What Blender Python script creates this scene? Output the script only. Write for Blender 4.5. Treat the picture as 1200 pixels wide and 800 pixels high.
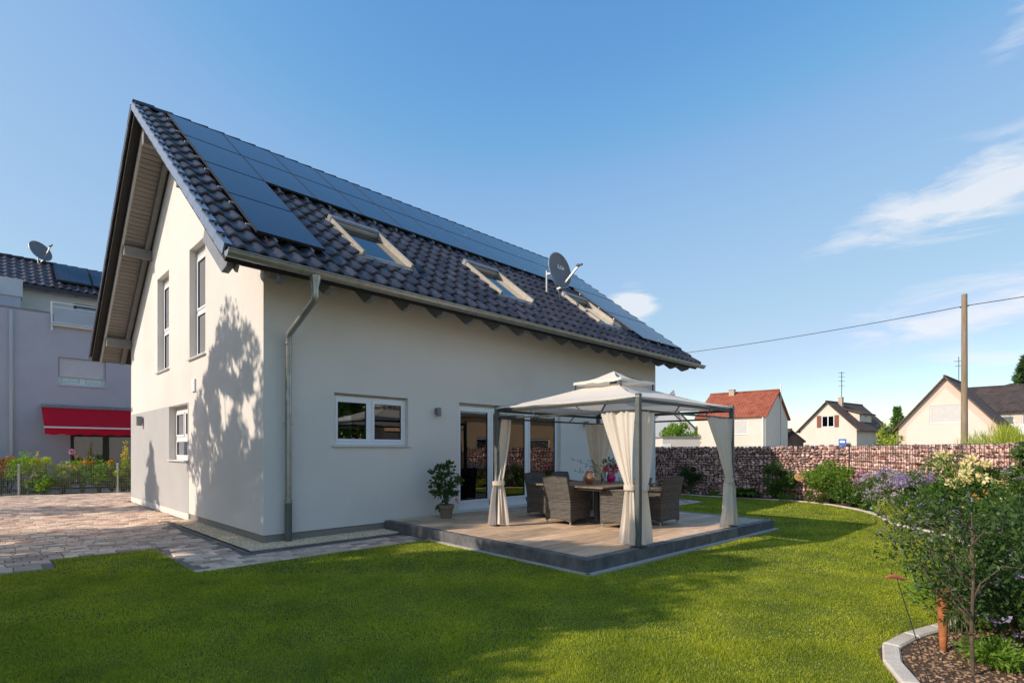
import bpy, bmesh, math, random
import numpy as np
from mathutils import Vector, Matrix
random.seed(11)
rng = np.random.default_rng(11)
for _o in list(bpy.data.objects):
    bpy.data.objects.remove(_o)
scene = bpy.context.scene
col = scene.collection

# ------------------------------------------------------------ camera
CAM = Vector((-3.234, -8.773, 1.5))
TH = 0.78285
cam_d = bpy.data.cameras.new('camera')
cam_d.sensor_fit = 'HORIZONTAL'
cam_d.sensor_width = 36.0
cam_d.lens = 18.816
cam_d.shift_y = 0.1056
cam_d.clip_start = 0.05
cam_d.clip_end = 3000
cam = bpy.data.objects.new('camera', cam_d)
col.objects.link(cam)
cam.location = CAM
cam.rotation_euler = (math.pi / 2, 0, TH - math.pi / 2)
scene.camera = cam

# ------------------------------------------------------------ sky and sun
SUN = Vector((-1.55, 0.634, 1.0)).normalized()          # towards the sun
world = bpy.data.worlds.new('World')
scene.world = world
world.use_nodes = True
wn, wl = world.node_tree.nodes, world.node_tree.links
wn.clear()
w_out = wn.new('ShaderNodeOutputWorld')
w_bg = wn.new('ShaderNodeBackground')
w_bg.inputs['Strength'].default_value = 0.15
sky = wn.new('ShaderNodeTexSky')
sky.sky_type = 'NISHITA'
sky.sun_disc = False
sky.sun_elevation = math.asin(SUN.z)
sky.sun_rotation = math.atan2(SUN.x, SUN.y)
sky.altitude = 100
sky.air_density = 1.0
sky.dust_density = 0.6
sky.ozone_density = 1.6
tc = wn.new('ShaderNodeTexCoord')

def vmath(op, a, b=None):
    n = wn.new('ShaderNodeVectorMath'); n.operation = op
    wl.new(a, n.inputs[0])
    if b is not None:
        if isinstance(b, (tuple, list, Vector)): n.inputs[1].default_value = b
        else: wl.new(b, n.inputs[1])
    return n

def smath(op, a, b=None, clamp=False):
    n = wn.new('ShaderNodeMath'); n.operation = op; n.use_clamp = clamp
    for i, q in enumerate((a, b)):
        if q is None: continue
        if isinstance(q, (int, float)): n.inputs[i].default_value = q
        else: wl.new(q, n.inputs[i])
    return n.outputs[0]

_dir = vmath('NORMALIZE', tc.outputs['Generated']).outputs[0]
# streaky cirrus noise over the whole sky
_map = wn.new('ShaderNodeMapping'); _map.inputs['Rotation'].default_value = (0, math.radians(-14), math.radians(-45))
_map.inputs['Scale'].default_value = (3.0, 1.6, 9.0)
wl.new(_dir, _map.inputs['Vector'])
_n1 = wn.new('ShaderNodeTexNoise'); _n1.inputs['Scale'].default_value = 2.6; _n1.inputs['Detail'].default_value = 9
_n1.inputs['Roughness'].default_value = 0.62; _n1.inputs['Distortion'].default_value = 0.7
wl.new(_map.outputs[0], _n1.inputs['Vector'])
_fine = wn.new('ShaderNodeMapRange'); _fine.inputs[1].default_value = 0.36; _fine.inputs[2].default_value = 0.72
wl.new(_n1.outputs['Fac'], _fine.inputs[0])

def cloud(d, w, h, tilt, amount):
    """elongated soft cloud bank centred on world direction d"""
    r = d.cross(Vector((0, 0, 1))).normalized(); u = r.cross(d).normalized()
    r2 = r * math.cos(tilt) + u * math.sin(tilt); u2 = u * math.cos(tilt) - r * math.sin(tilt)
    a = vmath('DOT_PRODUCT', _dir, r2).outputs['Value']
    b = vmath('DOT_PRODUCT', _dir, u2).outputs['Value']
    bc = smath('SUBTRACT', b, d.dot(u2)); ac = smath('SUBTRACT', a, d.dot(r2))
    aa = smath('DIVIDE', ac, w); bb = smath('DIVIDE', bc, h)
    q = smath('ADD', smath('MULTIPLY', aa, aa), smath('MULTIPLY', bb, bb))
    front = smath('GREATER_THAN', vmath('DOT_PRODUCT', _dir, d).outputs['Value'], 0.3)
    m = smath('SUBTRACT', 1.0, q, True)
    m = smath('MULTIPLY', m, front)
    n2 = smath('SUBTRACT', smath('ADD', smath('MULTIPLY', _fine.outputs[0], 1.0), smath('MULTIPLY', m, .72)), .72)
    n2 = smath('MULTIPLY', smath('MAXIMUM', n2, 0.0), smath('MULTIPLY', m, amount))
    return smath('MINIMUM', n2, .85)

cl = [cloud(Vector((0.9373, 0.0807, 0.3390)), .19, .085, math.radians(12), 1.9),
      cloud(Vector((0.9258, 0.2023, 0.3194)), .09, .035, math.radians(20), 1.1),
      cloud(Vector((0.9782, 0.0706, 0.1953)), .22, .065, math.radians(7), 1.7),
      cloud(Vector((0.8194, 0.5139, 0.2538)), .055, .045, math.radians(-8), 2.4),
      cloud(Vector((0.9894, 0.0535, 0.1352)), .12, .03, 0, 1.6),
      cloud(Vector((0.8645, -0.0007, 0.5026)), .08, .04, math.radians(20), 1.2),
      cloud(Vector((.3, -1, .5)).normalized(), .5, .16, .2, 1.2),
      cloud(Vector((-.9, -.6, .45)).normalized(), .5, .15, -.1, 1.2),
      cloud(Vector((1, -.9, .75)).normalized(), .3, .1, .3, .9),
      cloud(Vector((-.4, 1, .6)).normalized(), .3, .1, .2, .8)]
tot = cl[0]
for q in cl[1:]:
    tot = smath('MAXIMUM', tot, q)
mixc = wn.new('ShaderNodeMixRGB'); mixc.blend_type = 'MIX'
wl.new(smath('MULTIPLY', tot, 0.8, True), mixc.inputs['Fac'])
hsv_w = wn.new('ShaderNodeHueSaturation'); hsv_w.inputs['Saturation'].default_value = 1.12
wl.new(sky.outputs[0], hsv_w.inputs['Color'])
# film-like shoulder on the sky brightness, the same for the whole sky
crv = wn.new('ShaderNodeRGBCurve')
for ci, pts in enumerate((((.72, .46), (.95, .80), (2.2, 1.35), (4.4, 2.1), (9, 4.4)), ((1.2, .95), (1.65, 1.32), (3, 1.8), (5, 2.25), (9, 4.4)), ((2.4, 1.95), (3.0, 2.2), (4.2, 2.42), (6, 2.65), (9, 4.2)))):
    c_ = crv.mapping.curves[ci]
    for (x_, y_) in pts: c_.points.new(x_ / 10, y_ / 10)
    c_.points[len(c_.points) - 1].location = (1.0, .46)
crv.mapping.update()
sc1 = vmath('SCALE', hsv_w.outputs[0]); sc1.inputs['Scale'].default_value = .1
wl.new(sc1.outputs[0], crv.inputs['Color'])
sc2 = vmath('SCALE', crv.outputs[0]); sc2.inputs['Scale'].default_value = 10.0
wl.new(sc2.outputs[0], mixc.inputs['Color1'])
mixc.inputs['Color2'].default_value = (2.75, 2.75, 2.8, 1)
wl.new(mixc.outputs[0], w_bg.inputs['Color'])
wl.new(w_bg.outputs[0], w_out.inputs[0])

sun_d = bpy.data.lights.new('sun', 'SUN')
sun_d.energy = 2.0
sun_d.angle = math.radians(0.55)
sun_d.color = (1.0, 0.87, 0.73)
sun = bpy.data.objects.new('sun', sun_d)
col.objects.link(sun)
sun.location = (-20, 12, 25)
sun.rotation_euler = (-SUN).to_track_quat('-Z', 'Y').to_euler()

vs = scene.view_settings
vs.view_transform = 'Standard'
vs.look = 'None'
vs.exposure = 1.2
vs.gamma = 1.0
vs.use_curve_mapping = False
scene.render.resolution_x = 1024
scene.render.resolution_y = 682
scene.render.engine = 'CYCLES'

# ------------------------------------------------------------ helpers
WL = {}          # world location of every parent (translation only)

def tag(o, label=None, cat=None, group=None, kind=None):
    if label: o['label'] = label
    if cat: o['category'] = cat
    if group: o['group'] = group
    if kind: o['kind'] = kind
    return o

def thing(name, label, cat, loc=(0, 0, 0), group=None):
    o = bpy.data.objects.new(name, None)
    o.empty_display_size = 0.2
    col.objects.link(o)
    o.location = loc
    WL[o] = Vector(loc)
    return tag(o, label, cat, group)

def link(name, me, mat, parent=None, loc=(0, 0, 0), smooth=False, kind=None):
    o = bpy.data.objects.new(name, me)
    col.objects.link(o)
    if mat is not None and not me.materials: me.materials.append(mat)
    o.location = loc
    if parent is not None:
        o.parent = parent
    WL[o] = (WL[parent] if parent is not None else Vector((0, 0, 0))) + Vector(loc)
    if smooth:
        me.polygons.foreach_set('use_smooth', [True] * len(me.polygons))
    if kind: o['kind'] = kind
    return o

def V(*a): return Vector(a)

class MB:
    def __init__(s): s.v = []; s.f = []
    def poly(s, pts):
        i = len(s.v); s.v += [Vector(p) for p in pts]; s.f.append(list(range(i, i + len(pts)))); return s
    def hexa(s, p):          # 8 points: bottom ring 0-3, top ring 4-7
        i = len(s.v); s.v += [Vector(q) for q in p]
        for f in ((3, 2, 1, 0), (4, 5, 6, 7), (0, 1, 5, 4), (1, 2, 6, 5), (2, 3, 7, 6), (3, 0, 4, 7)):
            s.f.append([i + k for k in f])
        return s
    def box(s, x0, x1, y0, y1, z0, z1):
        return s.hexa([(x0, y0, z0), (x1, y0, z0), (x1, y1, z0), (x0, y1, z0), (x0, y0, z1), (x1, y0, z1), (x1, y1, z1), (x0, y1, z1)])
    def obox(s, c, a, b, cc):
        c, a, b, cc = Vector(c), Vector(a), Vector(b), Vector(cc)
        return s.hexa([c - a - b - cc, c + a - b - cc, c + a + b - cc, c - a + b - cc, c - a - b + cc, c + a - b + cc, c + a + b + cc, c - a + b + cc])
    def bar(s, p, q, w, h, up=(0, 0, 1)):
        p, q, up = Vector(p), Vector(q), Vector(up)
        d = (q - p); L = d.length; d.normalize()
        sd = d.cross(up)
        if sd.length < 1e-4: sd = d.cross(Vector((1, 0, 0)))
        sd.normalize(); u = sd.cross(d)
        return s.obox((p + q) / 2, d * L / 2, sd * w / 2, u * h / 2)
    def prism(s, ring, ext):
        ext = Vector(ext); ring = [Vector(p) for p in ring]; n = len(ring); i = len(s.v)
        s.v += ring + [p + ext for p in ring]
        s.f.append([i + k for k in range(n)][::-1]); s.f.append([i + n + k for k in range(n)])
        for k in range(n):
            s.f.append([i + k, i + (k + 1) % n, i + n + (k + 1) % n, i + n + k])
        return s
    def tube(s, pts, r, n=8, cap=True):
        pts = [Vector(p) for p in pts]; m = len(pts)
        rs = r if isinstance(r, (list, tuple)) else [r] * m
        i0 = len(s.v); prev = None
        for k, p in enumerate(pts):
            d = (pts[min(k + 1, m - 1)] - pts[max(k - 1, 0)]).normalized()
            if prev is None:
                a = d.cross(Vector((0, 0, 1)))
                if a.length < 0.05: a = d.cross(Vector((1, 0, 0)))
            else:
                a = prev - d * prev.dot(d)
            a.normalize(); prev = a; b = d.cross(a)
            for j in range(n):
                t = 2 * math.pi * j / n
                s.v.append(p + (a * math.cos(t) + b * math.sin(t)) * rs[k])
        for k in range(m - 1):
            for j in range(n):
                s.f.append([i0 + k * n + j, i0 + k * n + (j + 1) % n, i0 + (k + 1) * n + (j + 1) % n, i0 + (k + 1) * n + j])
        if cap:
            s.f.append([i0 + j for j in range(n)][::-1]); s.f.append([i0 + (m - 1) * n + j for j in range(n)])
        return s
    def lathe(s, prof, n=20, c=(0, 0, 0), cap=True):
        c = Vector(c); i0 = len(s.v); m = len(prof)
        for r, z in prof:
            for j in range(n):
                t = 2 * math.pi * j / n
                s.v.append(c + Vector((r * math.cos(t), r * math.sin(t), z)))
        for k in range(m - 1):
            for j in range(n):
                s.f.append([i0 + k * n + j, i0 + k * n + (j + 1) % n, i0 + (k + 1) * n + (j + 1) % n, i0 + (k + 1) * n + j])
        if cap:
            s.f.append([i0 + j for j in range(n)][::-1]); s.f.append([i0 + (m - 1) * n + j for j in range(n)])
        return s
    def grid(s, rows):       # rows of points
        i0 = len(s.v); n = len(rows[0])
        for r in rows: s.v += [Vector(p) for p in r]
        for k in range(len(rows) - 1):
            for j in range(n - 1):
                s.f.append([i0 + k * n + j, i0 + k * n + j + 1, i0 + (k + 1) * n + j + 1, i0 + (k + 1) * n + j])
        return s
    def mesh(s, name, off=(0, 0, 0)):
        me = bpy.data.meshes.new(name); off = Vector(off)
        me.from_pydata([tuple(p - off) for p in s.v], [], s.f); me.update()
        return me
    def build(s, name, mat, parent=None, smooth=False, kind=None, bevel=0):
        """coordinates are world coordinates; stored relative to the parent"""
        if parent is None:
            xs = [p.x for p in s.v]; ys = [p.y for p in s.v]
            loc = Vector(((min(xs) + max(xs)) / 2, (min(ys) + max(ys)) / 2, min(p.z for p in s.v)))
            me = s.mesh(name, loc)
        else:
            loc = Vector((0, 0, 0)); me = s.mesh(name, WL[parent])
        if bevel:
            bm = bmesh.new(); bm.from_mesh(me)
            bmesh.ops.bevel(bm, geom=list(bm.edges), offset=bevel, segments=1, affect='EDGES', clamp_overlap=True)
            bm.to_mesh(me); bm.free()
        o = link(name, me, mat, parent, loc, False, kind)
        if smooth:
            shade_auto(me)
        return o

def shade_auto(me, ang=35):
    bm = bmesh.new(); bm.from_mesh(me)
    bmesh.ops.recalc_face_normals(bm, faces=list(bm.faces))
    for f in bm.faces: f.smooth = True
    lim = math.radians(ang)
    for e in bm.edges:
        if len(e.link_faces) == 2 and e.calc_face_angle(0) > lim: e.smooth = False
    bm.to_mesh(me); bm.free()

def bevel_box_mesh(name, sx, sy, sz, b, jit=0):
    bm = bmesh.new()
    bmesh.ops.create_cube(bm, size=1)
    for v in bm.verts:
        v.co = Vector((v.co.x * sx, v.co.y * sy, (v.co.z + .5) * sz))
    top = [e for e in bm.edges if all(v.co.z > sz * .5 for v in e.verts)] + [e for e in bm.edges if abs(e.verts[0].co.z - e.verts[1].co.z) > sz * .5]
    bmesh.ops.bevel(bm, geom=top, offset=b, segments=1, affect='EDGES')
    if jit:
        for v in bm.verts:
            if v.co.z > sz * .5: v.co += Vector((random.uniform(-jit, jit), random.uniform(-jit, jit), random.uniform(-jit, jit) * .5))
    me = bpy.data.meshes.new(name); bm.to_mesh(me); bm.free()
    return me

def np_mesh(name, verts, faces):
    me = bpy.data.meshes.new(name)
    verts = np.asarray(verts, dtype=np.float32); faces = np.asarray(faces, dtype=np.int32)
    n, k = faces.shape
    me.vertices.add(len(verts)); me.vertices.foreach_set('co', verts.ravel())
    me.loops.add(n * k); me.loops.foreach_set('vertex_index', faces.ravel())
    me.polygons.add(n); me.polygons.foreach_set('loop_start', np.arange(0, n * k, k, dtype=np.int32))
    me.update(calc_edges=True)
    return me

def copy_tree(o, parent=None):
    c = o.copy(); col.objects.link(c)
    if parent is not None: c.parent = parent
    for ch in [x for x in bpy.data.objects if x.parent == o]:
        copy_tree(ch, c)
    return c

# ------------------------------------------------------------ materials
def M(name, c1, c2=None, scale=4.0, rough=0.6, bump=0.0, bscale=60.0, rand=0.0, metallic=0.0, coord='W', stretch=(1, 1, 1), detail=5,
      spec=0.5, c3=None, s3=1.0, island=0.0, coat=0.0, bdist=0.01, rvar=0.0):
    m = bpy.data.materials.new(name); m.use_nodes = True
    N, L = m.node_tree.nodes, m.node_tree.links
    P = N['Principled BSDF']
    P.inputs['Roughness'].default_value = rough; P.inputs['Metallic'].default_value = metallic
    P.inputs['Specular IOR Level'].default_value = spec
    P.inputs['Coat Weight'].default_value = coat
    if coord == 'W':
        src = N.new('ShaderNodeNewGeometry').outputs['Position']
    else:
        src = N.new('ShaderNodeTexCoord').outputs['Object']
    mp = N.new('ShaderNodeMapping'); mp.inputs['Scale'].default_value = stretch
    L.new(src, mp.inputs['Vector'])
    if coord == 'O' and rand:
        oi0 = N.new('ShaderNodeObjectInfo'); vm = N.new('ShaderNodeMath'); vm.operation = 'MULTIPLY'; vm.inputs[1].default_value = 37.0
        L.new(oi0.outputs['Random'], vm.inputs[0]); L.new(vm.outputs[0], mp.inputs['Location'])
    out = None
    if c2 is None:
        rgb = N.new('ShaderNodeRGB'); rgb.outputs[0].default_value = (*c1, 1); out = rgb.outputs[0]
    else:
        nz = N.new('ShaderNodeTexNoise'); nz.inputs['Scale'].default_value = scale; nz.inputs['Detail'].default_value = detail
        nz.inputs['Roughness'].default_value = 0.6
        L.new(mp.outputs[0], nz.inputs['Vector'])
        rp = N.new('ShaderNodeValToRGB'); rp.color_ramp.elements[0].position = 0.32; rp.color_ramp.elements[1].position = 0.68
        rp.color_ramp.elements[0].color = (*c1, 1); rp.color_ramp.elements[1].color = (*c2, 1)
        L.new(nz.outputs['Fac'], rp.inputs[0]); out = rp.outputs[0]
    if c3 is not None:
        n3 = N.new('ShaderNodeTexNoise'); n3.inputs['Scale'].default_value = s3; n3.inputs['Detail'].default_value = 6
        L.new(mp.outputs[0], n3.inputs['Vector'])
        r3 = N.new('ShaderNodeMapRange'); r3.inputs[1].default_value = 0.5; r3.inputs[2].default_value = 0.68
        L.new(n3.outputs['Fac'], r3.inputs[0])
        mx = N.new('ShaderNodeMixRGB'); L.new(r3.outputs[0], mx.inputs[0]); L.new(out, mx.inputs[1]); mx.inputs[2].default_value = (*c3, 1)
        out = mx.outputs[0]
    if rand or island:
        hs = N.new('ShaderNodeHueSaturation'); mr = N.new('ShaderNodeMapRange')
        amp = rand or island
        mr.inputs[3].default_value = 1 - amp; mr.inputs[4].default_value = 1 + amp
        if rand:
            L.new(N.new('ShaderNodeObjectInfo').outputs['Random'], mr.inputs[0])
        else:
            L.new(N.new('ShaderNodeNewGeometry').outputs['Random Per Island'], mr.inputs[0])
        L.new(mr.outputs[0], hs.inputs['Value']); L.new(out, hs.inputs['Color']); out = hs.outputs[0]
    L.new(out, P.inputs['Base Color'])
    if rvar:
        nr = N.new('ShaderNodeTexNoise'); nr.inputs['Scale'].default_value = scale * 2.3; nr.inputs['Detail'].default_value = 4
        L.new(mp.outputs[0], nr.inputs['Vector'])
        rr = N.new('ShaderNodeMapRange'); rr.inputs[1].default_value = .3; rr.inputs[2].default_value = .7
        rr.inputs[3].default_value = max(.02, rough - rvar); rr.inputs[4].default_value = min(1, rough + rvar)
        L.new(nr.outputs['Fac'], rr.inputs[0]); L.new(rr.outputs[0], P.inputs['Roughness'])
    if bump:
        nb = N.new('ShaderNodeTexNoise'); nb.inputs['Scale'].default_value = bscale; nb.inputs['Detail'].default_value = 4
        L.new(mp.outputs[0], nb.inputs['Vector'])
        bp = N.new('ShaderNodeBump'); bp.inputs['Strength'].default_value = bump; bp.inputs['Distance'].default_value = bdist
        L.new(nb.outputs['Fac'], bp.inputs['Height']); L.new(bp.outputs[0], P.inputs['Normal'])
    return m

def leafmat(name, c1, c2, trans=0.4, rough=0.5, c3=None):
    """two-sided leaf: colour varies from leaf to leaf"""
    m = bpy.data.materials.new(name); m.use_nodes = True
    N, L = m.node_tree.nodes, m.node_tree.links
    P = N['Principled BSDF']; P.inputs['Roughness'].default_value = rough; P.inputs['Specular IOR Level'].default_value = 0.35
    g = N.new('ShaderNodeNewGeometry')
    rp = N.new('ShaderNodeValToRGB'); rp.color_ramp.elements[0].color = (*c1, 1); rp.color_ramp.elements[1].color = (*c2, 1)
    if c3 is not None:
        e = rp.color_ramp.elements.new(0.93); e.color = (*c2, 1); rp.color_ramp.elements[2].color = (*c3, 1)
    L.new(g.outputs['Random Per Island'], rp.inputs[0])
    L.new(rp.outputs[0], P.inputs['Base Color'])
    t = N.new('ShaderNodeBsdfTranslucent')
    hs = N.new('ShaderNodeHueSaturation'); hs.inputs['Value'].default_value = 1.3; hs.inputs['Saturation'].default_value = 1.1
    L.new(rp.outputs[0], hs.inputs['Color']); L.new(hs.outputs[0], t.inputs['Color'])
    mx = N.new('ShaderNodeMixShader'); mx.inputs[0].default_value = trans
    L.new(P.outputs[0], mx.inputs[1]); L.new(t.outputs[0], mx.inputs[2])
    L.new(mx.outputs[0], N['Material Output'].inputs['Surface'])
    return m

def clothmat(name, c1, c2, trans):
    m = M(name, c1, c2, scale=14, rough=.9, bump=.25, bscale=180, spec=.2)
    N, L = m.node_tree.nodes, m.node_tree.links
    t = N.new('ShaderNodeBsdfTranslucent'); t.inputs['Color'].default_value = (*c2, 1)
    mx = N.new('ShaderNodeMixShader'); mx.inputs[0].default_value = trans
    L.new(N['Principled BSDF'].outputs[0], mx.inputs[1]); L.new(t.outputs[0], mx.inputs[2])
    L.new(mx.outputs[0], N['Material Output'].inputs['Surface'])
    return m

def glassmat(name, tint=(.55, .6, .6), ior=2.1, wob=.02):
    m = bpy.data.materials.new(name); m.use_nodes = True
    N, L = m.node_tree.nodes, m.node_tree.links
    N.remove(N['Principled BSDF'])
    fr = N.new('ShaderNodeFresnel'); fr.inputs['IOR'].default_value = ior
    tr = N.new('ShaderNodeBsdfTransparent'); tr.inputs['Color'].default_value = (*tint, 1)
    gl = N.new('ShaderNodeBsdfGlossy'); gl.inputs['Roughness'].default_value = 0.0
    gl.inputs['Color'].default_value = (.95, .97, 1, 1)
    nz = N.new('ShaderNodeTexNoise'); nz.inputs['Scale'].default_value = 1.3; nz.inputs['Detail'].default_value = 1
    L.new(N.new('ShaderNodeNewGeometry').outputs['Position'], nz.inputs['Vector'])
    bp = N.new('ShaderNodeBump'); bp.inputs['Strength'].default_value = wob; bp.inputs['Distance'].default_value = .05
    L.new(nz.outputs['Fac'], bp.inputs['Height']); L.new(bp.outputs[0], gl.inputs['Normal'])
    mx = N.new('ShaderNodeMixShader')
    L.new(fr.outputs[0], mx.inputs[0]); L.new(tr.outputs[0], mx.inputs[1]); L.new(gl.outputs[0], mx.inputs[2])
    L.new(mx.outputs[0], N['Material Output'].inputs['Surface'])
    return m

m_plaster = M('white_plaster', (.73, .685, .63), (.765, .72, .66), scale=1.1, rough=.9, bump=.8, bscale=75, spec=.25, bdist=.012, c3=(.69, .645, .59), s3=.55)
m_greyplaster = M('grey_plaster', (.44, .43, .42), (.48, .47, .46), scale=1.3, rough=.9, bump=.8, bscale=75, spec=.25, bdist=.012)
m_plinth = M('plinth_grey', (.22, .20, .175), (.36, .33, .29), scale=90, rough=.95, bump=.8, bscale=140)
m_tile = M('anthracite_tile', (.027, .0235, .028), (.052, .045, .052), scale=9, rough=.38, rand=.42, bump=.15, bscale=60, spec=.42, rvar=.08)
m_tilefield = M('anthracite_tile_field', (.027, .0235, .028), (.052, .045, .052), scale=9, rough=.38, island=.42, bump=.15, bscale=60, spec=.42, rvar=.08)
m_zinc = M('weathered_zinc', (.30, .31, .29), (.42, .42, .39), scale=7, rough=.38, metallic=.75, bump=.1, bscale=30)
m_zinclight = M('verge_zinc', (.24, .265, .32), (.31, .335, .40), scale=12, rough=.35, metallic=.6)
m_soffit = M('grey_painted_wood', (.17, .16, .145), (.23, .215, .195), scale=3, rough=.7, stretch=(1, 8, 8), bump=.15, bscale=40, rand=.08)
m_beam = M('grey_beam', (.17, .165, .16), (.22, .215, .205), scale=5, rough=.7, bump=.1, bscale=40)
m_raftertip = M('rafter_paint', (.20, .21, .23), (.26, .27, .30), scale=5, rough=.6)
m_frame = M('white_pvc', (.78, .78, .79), (.82, .82, .83), scale=3, rough=.35)
m_sill = M('sill_metal', (.62, .62, .62), (.70, .70, .70), scale=6, rough=.4, metallic=.2)
m_glass = glassmat('window_glass')
m_roofglass = glassmat('roof_window_glass', (.3, .33, .35), 1.8)
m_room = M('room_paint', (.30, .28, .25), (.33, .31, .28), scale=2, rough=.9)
m_shutter = M('roller_shutter', (.50, .48, .45), (.56, .54, .51), scale=3, rough=.6)
m_pvglass = M('solar_glass', (.012, .016, .035), (.018, .023, .05), scale=3, rough=.10, spec=.42)
_N, _L = m_pvglass.node_tree.nodes, m_pvglass.node_tree.links
_P = _N['Principled BSDF']; _g = _N.new('ShaderNodeNewGeometry'); _sx = _N.new('ShaderNodeSeparateXYZ'); _L.new(_g.outputs['Position'], _sx.inputs[0])
def _pm(op, a, b):
    n_ = _N.new('ShaderNodeMath'); n_.operation = op
    for i_, q_ in enumerate((a, b)):
        if isinstance(q_, (int, float)): n_.inputs[i_].default_value = q_
        elif q_ is not None: _L.new(q_, n_.inputs[i_])
    return n_.outputs[0]
# cell grid: thin gaps every sixth of the width and tenth of the length
_fx = _pm('LESS_THAN', _pm('FRACT', _pm('MULTIPLY', _pm('ADD', _sx.outputs[0], .27), 6 / 1.083), None), .05)
_fz = _pm('LESS_THAN', _pm('FRACT', _pm('MULTIPLY', _pm('SUBTRACT', 8.916 - .33 * .6152, _sx.outputs[2]), 10 / (1.65 * .6152)), None), .05)
_f = _pm('MULTIPLY', _pm('MAXIMUM', _fx, _fz), .75)
_src = _P.inputs['Base Color'].links[0].from_socket
_mx = _N.new('ShaderNodeMixRGB'); _L.new(_f, _mx.inputs[0]); _L.new(_src, _mx.inputs[1]); _mx.inputs[2].default_value = (.055, .06, .075, 1); _L.new(_mx.outputs[0], _P.inputs['Base Color'])
m_pvframe = M('solar_frame', (.015, .015, .018), (.02, .02, .025), scale=5, rough=.4)
m_beige = M('beige_aluminium', (.30, .265, .215), (.37, .33, .27), scale=10, rough=.45, metallic=.2)
m_cover = M('grey_aluminium_cover', (.22, .21, .22), (.28, .27, .28), scale=8, rough=.45, metallic=.3)
m_darkmetal = M('dark_grey_metal', (.035, .042, .045), (.05, .058, .06), scale=9, rough=.45, metallic=.3)
m_postmetal = M('grey_green_metal', (.09, .105, .10), (.12, .135, .13), scale=9, rough=.5, metallic=.2)
m_galv = M('galvanised_steel', (.42, .43, .43), (.55, .56, .56), scale=22, rough=.42, metallic=.7)
m_dish = M('dish_grey', (.13, .125, .13), (.17, .16, .165), scale=4, rough=.45)
m_white = M('white_paint', (.75, .75, .74), (.8, .8, .79), scale=4, rough=.5)
m_black = M('black_rubber', (.02, .02, .02), (.03, .03, .03), scale=8, rough=.6)
m_canvas = clothmat('cream_canvas', (.86, .79, .69), (.90, .83, .73), .30)
m_curtain = clothmat('cream_curtain', (.86, .77, .66), (.90, .81, .70), .35)
# ------------------------------------------------------------ ground
def flat(name, pts, z, mat, parent=None, kind='structure'):
    from mathutils.geometry import tessellate_polygon
    co = [Vector((x, y, z)) for x, y in pts]
    fs = []
    for t in tessellate_polygon([co]):
        i, j, k = t
        if (co[j] - co[i]).cross(co[k] - co[i]).z < 0: i, k = k, i
        fs.append((i, j, k))
    me = bpy.data.meshes.new(name); me.from_pydata(co, [], fs); me.update()
    return link(name, me, mat, parent, kind=kind)

m_ground = M('distant_ground', (.30, .26, .19), (.38, .34, .26), scale=.15, rough=1, bump=.4, bscale=6)
m_lawn = M('lawn_soil', (.07, .10, .010), (.10, .13, .012), scale=2.2, rough=1, bump=.8, bscale=120, c3=(.18, .18, .02), s3=1.3)
m_sand = M('joint_sand', (.20, .17, .14), (.28, .24, .20), scale=30, rough=1, bump=.5, bscale=150)
m_soil = M('bark_soil', (.07, .04, .022), (.17, .10, .055), scale=45, rough=1, bump=1, bscale=90, bdist=.03)
flat('ground', [(-1500, -1500), (1500, -1500), (1500, 1500), (-1500, 1500)], -0.06, m_ground)

KERB = [(13.35, .35), (13.4, -1.2), (13.5, -2.4), (13.55, -3.5), (13.15, -4.5), (12.29, -5.38), (11.6, -5.85), (10.93, -6.17), (10.2, -6.42), (9.58, -6.7),
        (9.1, -7.17), (8.5, -7.6), (7.5, -7.95), (6.2, -8.2), (5.0, -8.32), (3.9, -8.36), (3.1, -8.28), (2.5, -8.11), (2.15, -7.98), (1.77, -7.91), (1.52, -7.89),
        (1.28, -7.96), (.95, -8.1), (.5, -8.38), (0, -8.85), (-.8, -9.7), (-1.8, -10.8)]
PLAT = dict(A=(2.19, .0), B=(1.965, -4.88), C=(7.46, -5.135), D=(7.69, .0))
LAWN = [(-9, .1), (-2.5, .1), (-2.48, .82), (-1.31, .72), (-1.33, -1.42), (2.10, -1.50), (1.945, -4.99), (7.50, -5.25), (7.69, -1.82), (11.86, -1.8), (12.7, .3)] + KERB + [(-9, -10.8)]
lawn = flat('lawn', LAWN, 0.0, m_lawn)
yard_base = flat('yard_paving', [(-14, .1), (-2.5, .1), (-2.48, .82), (-1.31, .72), (-1.33, -1.42), (2.16, -1.50), (2.2, -.62), (-.42, -.60), (-.42, 4.15), (0, 4.15), (0, 10.14), (12, 10.14), (12, 15.5), (-14, 15.5)], -0.012, m_sand)
side_base = flat('side_paving', [(7.69, -1.82), (11.86, -1.8), (12.7, .3), (12.7, .9), (7.69, .9)], -0.012, m_sand)
gravel_base = flat('gravel_strip', [(-.37, -.55), (2.2, -.57), (2.2, .05), (.05, .05), (.05, 4.15), (-.37, 4.15)], 0.012, M('gravel_bed', (.45, .35, .23), (.62, .50, .35), scale=60, rough=1, bump=.6, bscale=90))
BED = KERB + [(-1.8, -14), (6, -14), (8.2, -8.9), (14.7, -4.95), (13.9, .5)]
bed = flat('flower_bed', BED, 0.008, m_soil)

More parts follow.
